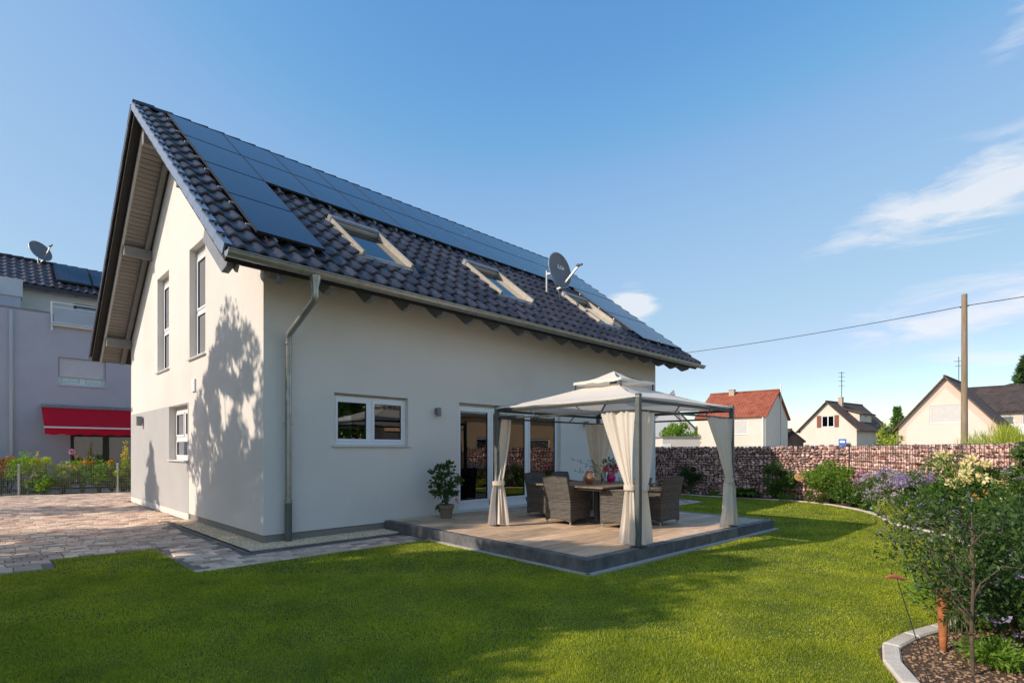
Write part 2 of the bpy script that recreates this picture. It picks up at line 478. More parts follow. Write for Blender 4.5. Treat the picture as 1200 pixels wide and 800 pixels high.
# pebbles in the gravel strip
def ico(sub=1):
    bm = bmesh.new(); bmesh.ops.create_icosphere(bm, subdivisions=sub, radius=1)
    v = np.array([q.co[:] for q in bm.verts]); f = np.array([[q.index for q in g.verts] for g in bm.faces]); bm.free()
    return v, f
ICO1 = ico(1); ICO2 = ico(2)
def scatter_blobs(name, pts, sizes, mat, parent=None, flat_z=.7, src=ICO1, jit=.25, kind='stuff'):
    v, f = src; n = len(pts); nv = len(v)
    a = rng.uniform(0, 6.283, n); ca, sa = np.cos(a)[:, None], np.sin(a)[:, None]
    vv = v[None] * (1 + rng.uniform(-jit, jit, (n, nv, 1)))
    vv = vv * (sizes[:, None, None] * np.stack([rng.uniform(.8, 1.3, n), rng.uniform(.7, 1.1, n), np.full(n, flat_z)], 1)[:, None, :])
    x = vv[..., 0] * ca - vv[..., 1] * sa; y = vv[..., 0] * sa + vv[..., 1] * ca
    vv = np.stack([x, y, vv[..., 2]], -1) + np.asarray(pts)[:, None, :]
    ff = f[None] + (np.arange(n) * nv)[:, None, None]
    return link(name, np_mesh(name, vv.reshape(-1, 3), ff.reshape(-1, 3)), mat, parent, kind=kind)
n = 5200
gp = np.concatenate([np.stack([rng.uniform(-.36, 2.17, n), rng.uniform(-.55, 0, n)], 1), np.stack([rng.uniform(-.36, 0, n), rng.uniform(-.2, 4.12, n)], 1)])
m_pebble = M('tan_pebble', (.70, .50, .30), (.88, .68, .46), scale=20, rough=.85, island=.3)
tag(scatter_blobs('gravel', np.column_stack([gp, np.full(len(gp), .018)]), rng.uniform(.008, .017, len(gp)), m_pebble), 'tan gravel strip along the foot of the white house', 'gravel')

# ------------------------------------------------------------ the house
HY, HZ, KK = 5.062, 8.916, .7803
CA, SA = .7884, .6152
def RF(x, s, h=0.0, side=1):
    """point on the roof: s metres down slope from ridge, h above the tile plane; side 1 = towards the lawn"""
    y = HY - s * CA - h * SA; z = HZ - s * SA + h * CA
    return Vector((x, y if side > 0 else 2 * HY - y, z))
house = thing('detached_house', 'white plastered house with steep dark tiled roof and solar panels', 'house', (6, 5, 0))

def holes_wall(mb, P, A, Nn, a0, a1, z0, z1, holes, depth=.15):
    """rectangular wall with openings: P origin, A along, Nn outward"""
    P, A, Nn = Vector(P), Vector(A), Vector(Nn); Z = Vector((0, 0, 1))
    ca = sorted({a0, a1, *[h[0] for h in holes], *[h[1] for h in holes]}); cz = sorted({z0, z1, *[h[2] for h in holes], *[h[3] for h in holes]})
    ca = [c for c in ca if a0 <= c <= a1]; cz = [c for c in cz if z0 <= c <= z1]
    q = lambda a, z, d=0: P + A * a + Z * z - Nn * d
    for i in range(len(ca) - 1):
        for j in range(len(cz) - 1):
            ma, mz = (ca[i] + ca[i + 1]) / 2, (cz[j] + cz[j + 1]) / 2
            if any(h[0] < ma < h[1] and h[2] < mz < h[3] for h in holes): continue
            mb.poly([q(ca[i], cz[j]), q(ca[i + 1], cz[j]), q(ca[i + 1], cz[j + 1]), q(ca[i], cz[j + 1])])
    for h in holes:
        x0, x1, y0, y1 = h[:4]
        mb.poly([q(x0, y0), q(x0, y0, depth), q(x0, y1, depth), q(x0, y1)]); mb.poly([q(x1, y0), q(x1, y1), q(x1, y1, depth), q(x1, y0, depth)])
        mb.poly([q(x0, y1), q(x0, y1, depth), q(x1, y1, depth), q(x1, y1)]); mb.poly([q(x0, y0), q(x1, y0), q(x1, y0, depth), q(x0, y0, depth)])
    return mb

ZP = .14
GW = [(3.02, 4.13, 3.42, 5.74), (5.83, 6.95, 3.42, 5.74), (4.26, 5.80, 1.27, 2.50)]
LW = [(1.19, 2.72, 1.585, 2.50), (4.0, 7.35, .20, 2.50)]
wall = MB()
holes_wall(wall, (0, 0, 0), (1, 0, 0), (0, -1, 0), 0, 12.05, ZP, 4.62, LW)
# gable: rectangle with openings + polygons under the slope
wtop = lambda y: 8.916 - .317 - abs(y - HY) * KK
yl = HY - (wtop(HY) - 5.80) / KK; yr_ = 2 * HY - yl
holes_wall(wall, (0, 0, 0), (0, 1, 0), (-1, 0, 0), yl, yr_, ZP, 5.80, GW)
wall.poly([(0, 0, ZP), (0, yl, ZP), (0, yl, 5.8), (0, 0, wtop(0))])
wall.poly([(0, yr_, ZP), (0, 2 * HY, ZP), (0, 2 * HY, wtop(0)), (0, yr_, 5.8)])
wall.poly([(0, yl, 5.8), (0, yr_, 5.8), (0, HY, wtop(HY))])
wall.poly([(12.05, 0, ZP), (12.05, 0, wtop(0)), (12.05, HY, wtop(HY)), (12.05, 2 * HY, wtop(0)), (12.05, 2 * HY, ZP)])
wall.poly([(0, 2 * HY, ZP), (0, 2 * HY, wtop(0)), (12.05, 2 * HY, wtop(0)), (12.05, 2 * HY, ZP)])
wall.poly([(0, 0, ZP), (12.05, 0, ZP), (12.05, 2 * HY, ZP), (0, 2 * HY, ZP)])
wall.build('wall', m_plaster, house)
# grey painted zone on the gable: thin coat, 4 mm proud, with the window opening left free
gp_ = MB()
holes_wall(gp_, (-.004, 0, 0), (0, 1, 0), (-1, 0, 0), 4.18, 2 * HY + .004, ZP, 2.515, [(4.256, 5.804, 1.266, 2.504)], .004)
for q in ((4.18, 2.515, 2 * HY + .004, 2.515), ):
    gp_.poly([(-.004, q[0], q[1]), (-.004, q[2], q[3]), (0, q[2], q[3]), (0, q[0], q[1])])
gp_.poly([(-.004, 4.18, ZP), (-.004, 4.18, 2.515), (0, 4.18, 2.515), (0, 4.18, ZP)])
gp_.build('painted_panel', m_greyplaster, house)['label'] = 'light grey painted lower zone of the gable wall'
MB().box(.03, 12.02, .03, 10.09, -.1, ZP + .02).build('plinth', m_plinth, house)
MB().box(-.002, .05, 4.2, 10.12, -.1, ZP - .006).build('plinth', m_plaster, house)
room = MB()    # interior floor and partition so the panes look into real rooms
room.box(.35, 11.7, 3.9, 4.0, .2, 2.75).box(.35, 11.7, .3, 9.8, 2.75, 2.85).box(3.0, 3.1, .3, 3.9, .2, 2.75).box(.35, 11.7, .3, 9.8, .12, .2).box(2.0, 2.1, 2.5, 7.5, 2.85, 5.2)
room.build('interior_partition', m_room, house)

def win(parent, P, A, Nn, a0, a1, z0, z1, panes, inset=.10, fw=.065, sill=True, mat=None, mull=(), gl=None, shut=0.0, proud=.03):
    """one window: frame mesh (part) with pane, sill and shutter box below it"""
    mat = mat or m_frame; P, A, Nn = Vector(P), Vector(A), Vector(Nn); Z = Vector((0, 0, 1))
    q = lambda a, z, d: P + A * a + Z * z - Nn * d
    def bx(mb, u0, u1, v0, v1, d0, d1):
        return mb.obox(q((u0 + u1) / 2, (v0 + v1) / 2, (d0 + d1) / 2), A * (u1 - u0) / 2, -Nn * (d1 - d0) / 2, Z * (v1 - v0) / 2)
    z1f = z1 - shut
    fr = MB(); g = .002
    bx(fr, a0 + g, a0 + fw, z0 + g, z1f - g, inset, inset + .07); bx(fr, a1 - fw, a1 - g, z0 + g, z1f - g, inset, inset + .07)
    bx(fr, a0 + fw, a1 - fw, z0 + g, z0 + fw, inset, inset + .07); bx(fr, a0 + fw, a1 - fw, z1f - fw, z1f - g, inset, inset + .07)
    for mu in mull:      # (a0,a1,z0,z1)
        bx(fr, mu[0], mu[1], mu[2], mu[3], inset + .003, inset + .066)
    w = fr.build('window', mat, parent, bevel=.004)
    for (u0, u1, v0, v1) in panes:
        sf = MB(); t = .05; d0, d1 = inset - .012, inset + .05
        bx(sf, u0, u0 + t, v0, v1, d0, d1); bx(sf, u1 - t, u1, v0, v1, d0, d1); bx(sf, u0 + t, u1 - t, v0, v0 + t, d0, d1); bx(sf, u0 + t, u1 - t, v1 - t, v1, d0, d1)
        sf.build('sash', mat, w, bevel=.004)
        pn = MB(); bx(pn, u0 + t - .004, u1 - t + .004, v0 + t - .004, v1 - t + .004, inset + .012, inset + .016)
        pn.build('pane', gl or m_glass, w)
        ga = MB()
        for (e0, e1, e2, e3) in ((u0 + t, u0 + t + .008, v0 + t, v1 - t), (u1 - t - .008, u1 - t, v0 + t, v1 - t), (u0 + t + .008, u1 - t - .008, v0 + t, v0 + t + .008), (u0 + t + .008, u1 - t - .008, v1 - t - .008, v1 - t)):
            bx(ga, e0, e1, e2, e3, inset - .004, inset + .011)
        ga.build('gasket', m_black, w)
    if shut:
        sh = MB(); nsl = max(2, int(shut / .045)); hh = shut / nsl
        for i in range(nsl):
            bx(sh, a0 + .01, a1 - .01, z1f + i * hh + .003, z1f + (i + 1) * hh - .004, inset + .0 - .004 * (i % 2), inset + .05)
        sh.build('roller_shutter', m_shutter, w)
    if sill:
        s = MB(); bx(s, a0 - .04, a1 + .04, z0 - .035, z0 - .003, -.05, inset)
        s.build('sill', m_sill, w, bevel=.004)
    return w

f_ = .06
GP, GA, GN = (0, 0, 0), (0, 1, 0), (-1, 0, 0)
for (a, b) in ((3.02, 4.13), (5.83, 6.95)):
    zt = 4.42
    win(house, GP, GA, GN, a, b, 3.42, 5.74, [(a + f_, b - f_, zt + .035, 5.60 - f_), (a + f_, b - f_, 3.42 + f_, zt - .035)], inset=.14, mull=[(a + f_, b - f_, zt - .035, zt + .035)], shut=.14)
win(house, GP, GA, GN, 4.26, 5.80, 1.27, 2.50, [(4.26 + f_, 4.98, 1.80, 2.42 - f_), (5.06, 5.8 - f_, 1.80, 2.42 - f_), (4.26 + f_, 5.8 - f_, 1.27 + f_, 1.73)], inset=.14,
    mull=[(4.32, 5.74, 1.73, 1.80), (4.98, 5.06, 1.80, 2.36)], shut=.08)
LP, LA, LN = (0, 0, 0), (1, 0, 0), (0, -1, 0)
win(house, LP, LA, LN, 1.19, 2.72, 1.585, 2.50, [(1.25, 1.91, 1.645, 2.40), (1.98, 2.66, 1.645, 2.40)], inset=.09, mull=[(1.91, 1.98, 1.645, 2.40)], shut=.04)
win(house, LP, LA, LN, 4.0, 7.35, .20, 2.50, [(4.06, 4.95, .36, 2.38), (5.02, 6.16, .36, 2.38), (6.25, 7.28, .36, 2.38)], inset=.10, mull=[(4.95, 5.02, .26, 2.38), (6.16, 6.25, .26, 2.38), (4.06, 7.29, .265, .36)], shut=.06, sill=False)

# roof slab, soffit, tiles
X0, X1 = -.84, 13.2
SE = 7.60
roof = MB()
for sd in (1, -1):
    roof.hexa([RF(X0 + .03, .0, -.20, sd), RF(X1 - .03, 0, -.20, sd), RF(X1 - .03, SE, -.20, sd), RF(X0 + .03, SE, -.20, sd),
               RF(X0 + .03, .0, -.055, sd), RF(X1 - .03, 0, -.055, sd), RF(X1 - .03, SE, -.055, sd), RF(X0 + .03, SE, -.055, sd)])
roof_o = roof.build('roof', M('roof_underlay', (.012, .011, .010), (.022, .020, .018), scale=4, rough=.8), house)
# pan tile: one roll each
TW, TG = .2865, .4245
def tile_verts(w, g):
    prof = [(0, .012), (.10, .002), (.28, 0), (.44, .006), (.54, .026), (.64, .050), (.75, .058), (.86, .050), (.95, .028), (1.0, .018)]
    v = []
    for (dz, s) in ((-.014, -.05), (.018, g * .55), (.032, g - .03), (.026, g)):
        for (u, z) in prof: v.append((u * w, s, z + dz))
    for (u, z) in prof: v.append((u * w, g - .005, z - .016))
    n = len(prof); f = []
    for r in range(4):
        for j in range(n - 1):
            f.append((r * n + j, r * n + j + 1, (r + 1) * n + j + 1, (r + 1) * n + j))
    return np.array(v), f
tv, tf = tile_verts(TW, TG)
def tile_mesh(side):
    vv = [tuple(RF(0, s, z, side) - RF(0, 0, 0, side)) for (_, s, z) in tv]
    vv = [(tv[i][0], q[1], q[2]) for i, q in enumerate(vv)]
    me = bpy.data.meshes.new('roof_tile'); me.from_pydata(vv, [], tf)
    me.polygons.foreach_set('use_smooth', [True] * len(me.polygons)); me.update()
    me.materials.append(m_tile)
    return me
me_tile = tile_mesh(1)
SKY = [1.72, 5.20, 8.98]
PVX0, PVW, PVS0, PVH = -.27, 1.083, .33, 1.64
tiles = []
nrow = 18; ncol = int((X1 - X0) / TW)
for r in range(nrow):
    s0 = .06 + r * TG * .989
    for c in range(ncol):
        x = X0 + c * TW
        sm = s0 + TG / 2; xm = x + TW / 2
        if any(sx - .06 < xm < sx + 1.16 and 4.62 < sm < 6.42 for sx in SKY): continue
        tiles.append((x, s0))
hid = lambda x, s: (PVX0 + .1 < x < 12.4 and .4 < s < 3.2) or (PVX0 + .1 < x < .5 and .4 < s < 6.3) or (10.9 < x < 12.4 and .4 < s < 6.3)
vis = [t for t in tiles if not hid(*t)]; inv = [t for t in tiles if hid(*t)]
vis.sort(key=lambda t: (RF(t[0], t[1]) - CAM).length)
base0 = RF(0, 0, 0)
for (x, s) in vis[:300]:
    o = link('roof_tile', me_tile, None, roof_o)
    o.location = RF(x, s + random.uniform(-.004, .004), random.uniform(-.003, .003)) - WL[roof_o]
tvl = np.array([tuple(v.co) for v in me_tile.vertices])
def join_tiles(name, plist, side=1, flipy=False):
    allv, allf = [], []; nv = len(tvl); tfa = np.array(tf)
    base = tvl.copy()
    if side < 0: base[:, 1] *= -1
    for i, (x, s) in enumerate(plist):
        p = RF(x, s + random.uniform(-.004, .004), random.uniform(-.003, .003), side) - WL[roof_o]
        allv.append(base + np.array(p)); allf.append(tfa + i * nv)
    me = np_mesh(name, np.concatenate(allv), np.concatenate(allf))
    me.polygons.foreach_set('use_smooth', [True] * len(me.polygons))
    return link(name, me, m_tilefield, roof_o, kind='stuff')
join_tiles('roof_tile_field', vis[300:] + inv)
join_tiles('roof_tile_field', [(X0 + c * TW, .06 + r * TG * .989) for r in range(nrow) for c in range(ncol)], -1)
# ridge tiles
for i in range(40):
    a, b = X0 + i * .352, X0 + (i + 1) * .352 + .03
    b = min(b, X1 + .02)
    pr = [(-.115, -.02), (-.095, .045), (-.05, .085), (0, .098), (.05, .085), (.095, .045), (.115, -.02)]
    rows = [[(x, HY + py * k, HZ + .005 + pz * k - (.02 if k == .93 else 0)) for py, pz in pr] for x, k in ((a, .93), (b, 1.0), (b, .86))]
    MB().grid(rows).build('ridge_tile', m_tile, roof_o, smooth=True)
m_bargegrey = M('barge_grey', (.30, .295, .285), (.36, .355, .34), scale=6, rough=.6)
# verge trim: flange plates, one a row, with a dark screw each
for sd in (1, -1):
    for r in range(nrow):
        s0 = .06 + r * TG * .989; s1 = s0 + TG
        mb = MB()
        for xx in (X0,):
            fl_ = -.12
            mb.hexa([RF(xx - .03, s0, fl_, sd), RF(xx - .005, s0, fl_, sd), RF(xx - .005, s1, fl_ + .015, sd), RF(xx - .03, s1, fl_ + .015, sd),
                     RF(xx - .03, s0, .028, sd), RF(xx - .005, s0, .028, sd), RF(xx - .005, s1, .052, sd), RF(xx - .03, s1, .052, sd)])
            mb.hexa([RF(xx - .03, s0, .02, sd), RF(xx + .075, s0, .02, sd), RF(xx + .075, s1, .048, sd), RF(xx - .03, s1, .048, sd),
                     RF(xx - .03, s0, .034, sd), RF(xx + .075, s0, .034, sd), RF(xx + .075, s1, .06, sd), RF(xx - .03, s1, .06, sd)])
        vt = mb.build('verge_tile', m_zinclight if sd > 0 else m_tile, roof_o)
        MB().obox(RF(X0 + .03, s0 + .12, .058, sd), (.02, 0, 0), Vector((0, -CA * sd, -SA)) * .022, Vector((0, -SA * sd, CA)) * .012).build('screw', m_black, roof_o)
    MB().hexa([RF(X1 + .005, .05, -.12, sd), RF(X1 + .03, .05, -.12, sd), RF(X1 + .03, SE, -.12, sd), RF(X1 + .005, SE, -.12, sd),
               RF(X1 + .005, .05, .04, sd), RF(X1 + .03, .05, .04, sd), RF(X1 + .03, SE, .04, sd), RF(X1 + .005, SE, .04, sd)]).build('verge_trim', m_tile, roof_o)
    # barge board and wall rafter
    bl_, bh_ = -.34, -.205; X0b = X0 + .20
    MB().hexa([RF(X0b, .1, bl_, sd), RF(X0b + .04, .1, bl_, sd), RF(X0b + .04, SE - .05, bl_, sd), RF(X0b, SE - .05, bl_, sd),
               RF(X0b, .1, bh_, sd), RF(X0b + .04, .1, bh_, sd), RF(X0b + .04, SE - .05, bh_, sd), RF(X0b, SE - .05, bh_, sd)]).build('barge_board', m_bargegrey, roof_o)
    MB().hexa([RF(-.16, .4, -.34, sd), RF(-.06, .4, -.34, sd), RF(-.06, SE - .1, -.34, sd), RF(-.16, SE - .1, -.34, sd),
               RF(-.16, .4, -.235, sd), RF(-.06, .4, -.235, sd), RF(-.06, SE - .1, -.235, sd), RF(-.16, SE - .1, -.235, sd)]).build('gable_rafter', m_beam, roof_o)
# soffit boards below the gable overhang
for sd in (1, -1):
    sb = MB().hexa([RF(0, 0, -.232, sd) - RF(0, 0, 0, sd), RF(.58, 0, -.232, sd) - RF(0, 0, 0, sd), RF(.58, .108, -.232, sd) - RF(0, 0, 0, sd), RF(0, .108, -.232, sd) - RF(0, 0, 0, sd),
                    RF(0, 0, -.208, sd) - RF(0, 0, 0, sd), RF(.58, 0, -.208, sd) - RF(0, 0, 0, sd), RF(.58, .108, -.208, sd) - RF(0, 0, 0, sd), RF(0, .108, -.208, sd) - RF(0, 0, 0, sd)]).mesh('soffit_board')
    sb.materials.append(m_soffit)
    for i in range(60):
        o = link('soffit_board', sb, None, roof_o); o.location = RF(X0 + .25, .42 + i * .119, random.uniform(-.003, .002), sd) - WL[roof_o]
    # purlins carrying the overhang
    for (py, zb, zt) in ((2.58, 6.36, 6.60), (.10, 4.42, 4.66)):
        yy = py if sd > 0 else 2 * HY - py
        MB().box(X0 + .245, .0, yy - .07, yy + .07, zb, zt).build('purlin', m_beam, roof_o, bevel=.008)
MB().box(X0 + .18, 0, HY - .07, HY + .07, 8.10, 8.36).build('purlin', m_beam, roof_o, bevel=.008)
# rafter tails along the eaves
for i in range(19):
    x = -.70 + i * .755
    if x > 13.05: break
    mb = MB()
    ring = [RF(x - .05, 6.20, -.205), RF(x - .05, 7.50, -.205), RF(x - .05, 7.50, -.30), RF(x - .05, 7.36, -.46), RF(x - .05, 6.25, -.46)]
    mb.prism(ring, (.10, 0, 0)).build('rafter', m_raftertip, roof_o, bevel=.006)
# gutter with beads and brackets, downpipe
gut = MB()
rows = []
for k in range(13):
    t = math.pi + math.pi * k / 12
    rows.append([(x, -1.03 + .085 * math.cos(t), 4.165 + .085 * math.sin(t)) for x in (X0 - .02, 3, 7, 10, X1 + .02)])
gut.grid(rows)
for k in range(2):
    xx = (X0 - .02, X1 + .02)[k]
    gut.poly([(xx, -1.03 + .085 * math.cos(math.pi + math.pi * j / 12), 4.165 + .085 * math.sin(math.pi + math.pi * j / 12)) for j in range(13)])
gut.tube([(X0 - .02, -1.122, 4.168), (X1 + .02, -1.122, 4.168)], .013, 8)
gu = gut.build('gutter', m_zinc, house, smooth=True)
for i in range(18):
    x = -.5 + i * .78
    br = MB(); rr = []
    for k in range(11):
        t = math.pi + math.pi * k / 10
        rr.append([(x + e, -1.03 + .090 * math.cos(t), 4.165 + .090 * math.sin(t)) for e in (0, .028)])
    br.grid(rr).build('bracket', m_zinc, gu)
dp = MB()
dp.lathe([(.085, 4.10), (.075, 4.02), (.052, 3.93), (.05, 3.86)], 14, (.37, -1.03, 0))
dp.tube([(.37, -1.03, 3.90), (.37, -1.03, 3.80), (.37, -1.0, 3.74), (.352, -.22, 3.40), (.35, -.14, 3.36), (.35, -.11, 3.28), (.35, -.105, 2.4), (.35, -.105, .62)], .05, 14)
dp.build('downpipe', m_zinc, house, smooth=True)
MB().tube([(.35, -.105, .64), (.35, -.105, -.04)], .058, 14).build('downpipe_base', M('cast_iron_green', (.10, .115, .10), (.15, .16, .14), scale=12, rough=.55, metallic=.3), house, smooth=True)
for z in (3.2, 1.9, .66):
    MB().lathe([(.05, z), (.064, z), (.064, z + .03), (.05, z + .03)], 14, (.35, -.105, 0)).build('pipe_clip', m_zinc, house)
# roof windows
for sx in SKY:
    w_, s0, s1 = 1.10, 4.66, 6.40
    def rb(mb, xa, xb, sa, sb, ha, hb):
        return mb.hexa([RF(xa, sb, ha), RF(xb, sb, ha), RF(xb, sa, ha), RF(xa, sa, ha), RF(xa, sb, hb), RF(xb, sb, hb), RF(xb, sa, hb), RF(xa, sa, hb)])
    fr = MB()
    rb(fr, sx, sx + .055, s0 + .16, s1, -.05, .14); rb(fr, sx + w_ - .055, sx + w_, s0 + .16, s1, -.05, .15)
    rb(fr, sx + .055, sx + w_ - .055, s1 - .07, s1, -.05, .07); rb(fr, sx + .055, sx + w_ - .055, s0 + .16, s0 + .22, -.05, .10)
    rw = fr.build('roof_window', m_beige, house, bevel=.015)
    cv = MB(); rb(cv, sx - .01, sx + w_ + .01, s0, s0 + .17, -.02, .165); cv.build('hood', m_cover, rw, bevel=.02)
    for xa in (sx - .05, sx + w_ + .005):
        fl = MB(); rb(fl, xa, xa + .045, s0 + .05, s1 + .02, -.04, .075); fl.build('flashing', m_beige, rw)
    fl = MB(); rb(fl, sx - .05, sx + w_ + .05, s1 + .005, s1 + .11, -.02, .055); fl.build('apron', m_cover, rw)
    pn = MB(); rb(pn, sx + .05, sx + w_ - .05, s0 + .215, s1 - .065, .03, .038); pn.build('pane', m_roofglass, rw)
    ln = MB(); rb(ln, sx + .05, sx + w_ - .05, s0 + .2, s1 - .05, -.3, -.29); ln.build('blind', m_room, rw)
# wall lamps, vent cover
for (p, ax) in (((3.40, 0, 2.27), 'y'), ((8.35, 0, 2.18), 'y'), ((0, 8.55, 2.28), 'x')):
    lt = MB(); body = MB()
    if ax == 'y':
        body.box(p[0] - .05, p[0] + .05, -.03, -.002, p[2] - .05, p[2] + .07); lt.lathe([(.048, p[2] - .09), (.05, p[2] - .085), (.05, p[2] + .07), (.04, p[2] + .08)], 14, (p[0], -.085, 0))
    else:
        body.box(-.03, -.006, p[1] - .06, p[1] + .06, p[2] - .06, p[2] + .08); lt.box(-.15, -.03, p[1] - .055, p[1] + .055, p[2] - .13, p[2] + .12)
    b = body.build('wall_lamp', m_cover, house, bevel=.004); lt.build('lamp_shade', m_cover, b, smooth=True)
MB().box(-.035, -.002, 3.65, 3.87, 2.70, 2.97).build('vent_cover', m_white, house, bevel=.008)
MB().box(-.02, -.002, 9.94, 10.02, 2.6, 2.72).build('doorbell', m_galv, house, bevel=.004)

# ------------------------------------------------------------ solar panels
for c in range(12):
    for r in range(4):
        if r >= 2 and c not in (0, 10, 11): continue
        xa = PVX0 + c * PVW; sa = PVS0 + r * (PVH + .010)
        ctr = RF(xa + PVW / 2, sa + PVH / 2, .10)
        def rb(mb, a, b, c_, d, e, f):
            return mb.hexa([RF(a, d, e), RF(b, d, e), RF(b, c_, e), RF(a, c_, e), RF(a, d, f), RF(b, d, f), RF(b, c_, f), RF(a, c_, f)])
        fr = MB(); t = .011; xb, sb_ = xa + PVW - .010, sa + PVH
        rb(fr, xa, xa + t, sa, sb_, .09, .13); rb(fr, xb - t, xb, sa, sb_, .09, .13); rb(fr, xa + t, xb - t, sa, sa + t, .09, .13); rb(fr, xa + t, xb - t, sb_ - t, sb_, .09, .13)
        pv = fr.build('solar_panel', m_pvframe, house)
        gl = MB(); rb(gl, xa + t - .003, xb - t + .003, sa + t - .003, sb_ - t + .003, .10, .126); gl.build('glass', m_pvglass, pv)
        if r == 3 or (r == 1 and c not in (0, 10, 11)):
            for hx in (xa + .25, xb - .25):
                hk = MB(); rb(hk, hx, hx + .04, sb_ - .3, sb_ + .10, .065, .088); rb(hk, hx, hx + .04, sb_ + .06, sb_ + .10, .03, .066)
                hk.build('roof_hook', m_galv, pv)
        if r < 4:
            for ss in (sa + .35, sb_ - .35):
                rl = MB(); rb(rl, xa - .06 if c == 0 else xa - .002, xb + .018, ss, ss + .04, .055, .09)
                rl.build('rail', m_galv, pv)

# ------------------------------------------------------------ satellite dish on the roof
def dish(loc_foot, ctr, nrm, rad, mat, label, text=None, tint=None, group=None):
    d = thing('satellite_dish', label, 'satellite dish', loc_foot)
    n = Vector(nrm).normalized(); rt = n.cross(Vector((0, 0, 1))).normalized() * -1; up = rt.cross(n) * -1
    if up.z < 0: up = -up
    ctr = Vector(ctr); rows = []
    for k in range(9):
        q = k / 8
        rows.append([ctr + (rt * math.cos(t) * .94 + up * math.sin(t)) * rad * q + n * (.13 * rad * q * q) for t in [2 * math.pi * j / 36 for j in range(37)]])
    MB().grid(rows).build('reflector', mat, d, smooth=True)
    rim = MB().tube(rows[-1], .012, 6); rim.build('rim', m_galv, d, smooth=True)
    back = ctr - n * .10
    MB().obox(back, rt * .09, up * .13, n * .09).build('mount', m_galv, d, bevel=.01)
    mp = back - n * .14
    foot = Vector(loc_foot)
    MB().tube([foot - Vector((0, 0, .1)), Vector((foot.x, foot.y, mp.z + .10))], .03, 10).build('mast', m_galv, d, smooth=True)
    MB().bar(Vector((foot.x, foot.y, mp.z)), back, .06, .06).build('bracket', m_galv, d)
    bot = ctr - up * rad * .96 + n * .12 * rad; lnb = ctr + n * rad * 1.42 - up * rad * .22
    MB().bar(bot - n * .16, bot, .05, .05).bar(bot, lnb, .035, .05).build('feed_arm', m_galv, d)
    h = MB(); ax = (ctr - lnb).normalized()
    h.tube([lnb - ax * .11, lnb - ax * .02, lnb, lnb + ax * .07], [.03, .03, .045, .045], 10); h.build('converter', m_dish, d, smooth=True)
    if text:
        cu = bpy.data.curves.new('lettering', 'FONT'); cu.body = text; cu.size = rad * .34; cu.align_x = 'CENTER'; cu.shear = .25; cu.offset = .004
        to = bpy.data.objects.new('tmp', cu); col.objects.link(to)
        bpy.context.view_layer.update()
        me = bpy.data.meshes.new_from_object(to.evaluated_get(bpy.context.evaluated_depsgraph_get())); bpy.data.objects.remove(to)
        pc = ctr + up * rad * .14 + rt * rad * .18
        for v in me.vertices:
            p = pc + rt * v.co.x + up * v.co.y; qq = ((p - ctr).length / rad) ** 2
            v.co = p + n * (.13 * rad * qq + .012) - WL[d]
        link('lettering', me, m_white, d)
    return d
fp = RF(8.05, 5.05, .0)
sd_ = dish(fp, fp + Vector((.10, -.33, .62)), (.0, -.97, .14), .50, m_dish, 'grey satellite dish with white lettering on the tiled roof between two roof windows', 'fuba')
fq = RF(8.45, 5.25, 0)
MB().tube([fq + Vector((0, 0, -.03)), fq + Vector((-.03, .05, .35)), fq + Vector((-.16, .16, .62))], .011, 6).build('cable', m_galv, sd_)
# ------------------------------------------------------------ paving stones
m_paver = M('multicolour_paver', (.54, .385, .275), (.78, .59, .45), scale=3.2, rough=.85, bump=.5, bscale=90, rand=.36, coord='O', c3=(.46, .27, .20), s3=2.0)
m_paverf = M('multicolour_paver_field', (.54, .385, .275), (.78, .59, .45), scale=3.2, rough=.85, bump=.5, bscale=90, island=.36, c3=(.46, .27, .20), s3=2.0)
def inpoly(x, y, P):
    c = False; j = len(P) - 1
    for i in range(len(P)):
        xi, yi = P[i]; xj, yj = P[j]
        if (yi > y) != (yj > y) and x < (xj - xi) * (y - yi) / (yj - yi) + xi: c = not c
        j = i
    return c
pav = []
YP = [(-3.6, .1), (-2.5, .1), (-2.48, .82), (-1.31, .72), (-1.33, -1.42), (2.12, -1.48), (2.18, -.66), (-.50, -.66), (-.50, 4.2), (-.005, 4.2), (-.005, 10.14), (2.5, 10.14), (2.5, 14.0), (-3.6, 15.2)]
LEN = [.16, .205, .24, .16, .275]
def pave(poly, x0, x1, y0, y1, rowh=.165):
    y = y0; r = 0
    while y < y1:
        x = x0 + random.uniform(-.3, 0)
        while x < x1:
            L = random.choice(LEN)
            cx, cy = x + L / 2, y + rowh / 2
            if all(inpoly(a, b, poly) for a in (x + .012, x + L - .012) for b in (y + .02, y + rowh - .02)):
                pav.append((cx, cy, L))
            x += L
        y += rowh; r += 1
pave(YP, -3.6, 2.5, -1.44, 15.2)
n_yard = len(pav)
pave([(7.72, -1.80), (11.80, -1.78), (12.6, .3), (7.72, .3)], 7.75, 12.6, -1.78, .3)
pmesh = {L: bevel_box_mesh('paver', L - .010, .155, .06, .007, .0015) for L in set(LEN)}
for me in pmesh.values(): me.materials.append(m_paver)
order = sorted(range(len(pav)), key=lambda i: (Vector((pav[i][0], pav[i][1], 0)) - CAM).length)
for i in order[:300]:
    x, y, L = pav[i]
    o = link('paving_stone', pmesh[L], None, yard_base if i < n_yard else side_base)
    o.location = (x, y, -.055 + random.uniform(-.003, .003)); o.rotation_euler = (random.uniform(-.006, .006), random.uniform(-.006, .006), 0)
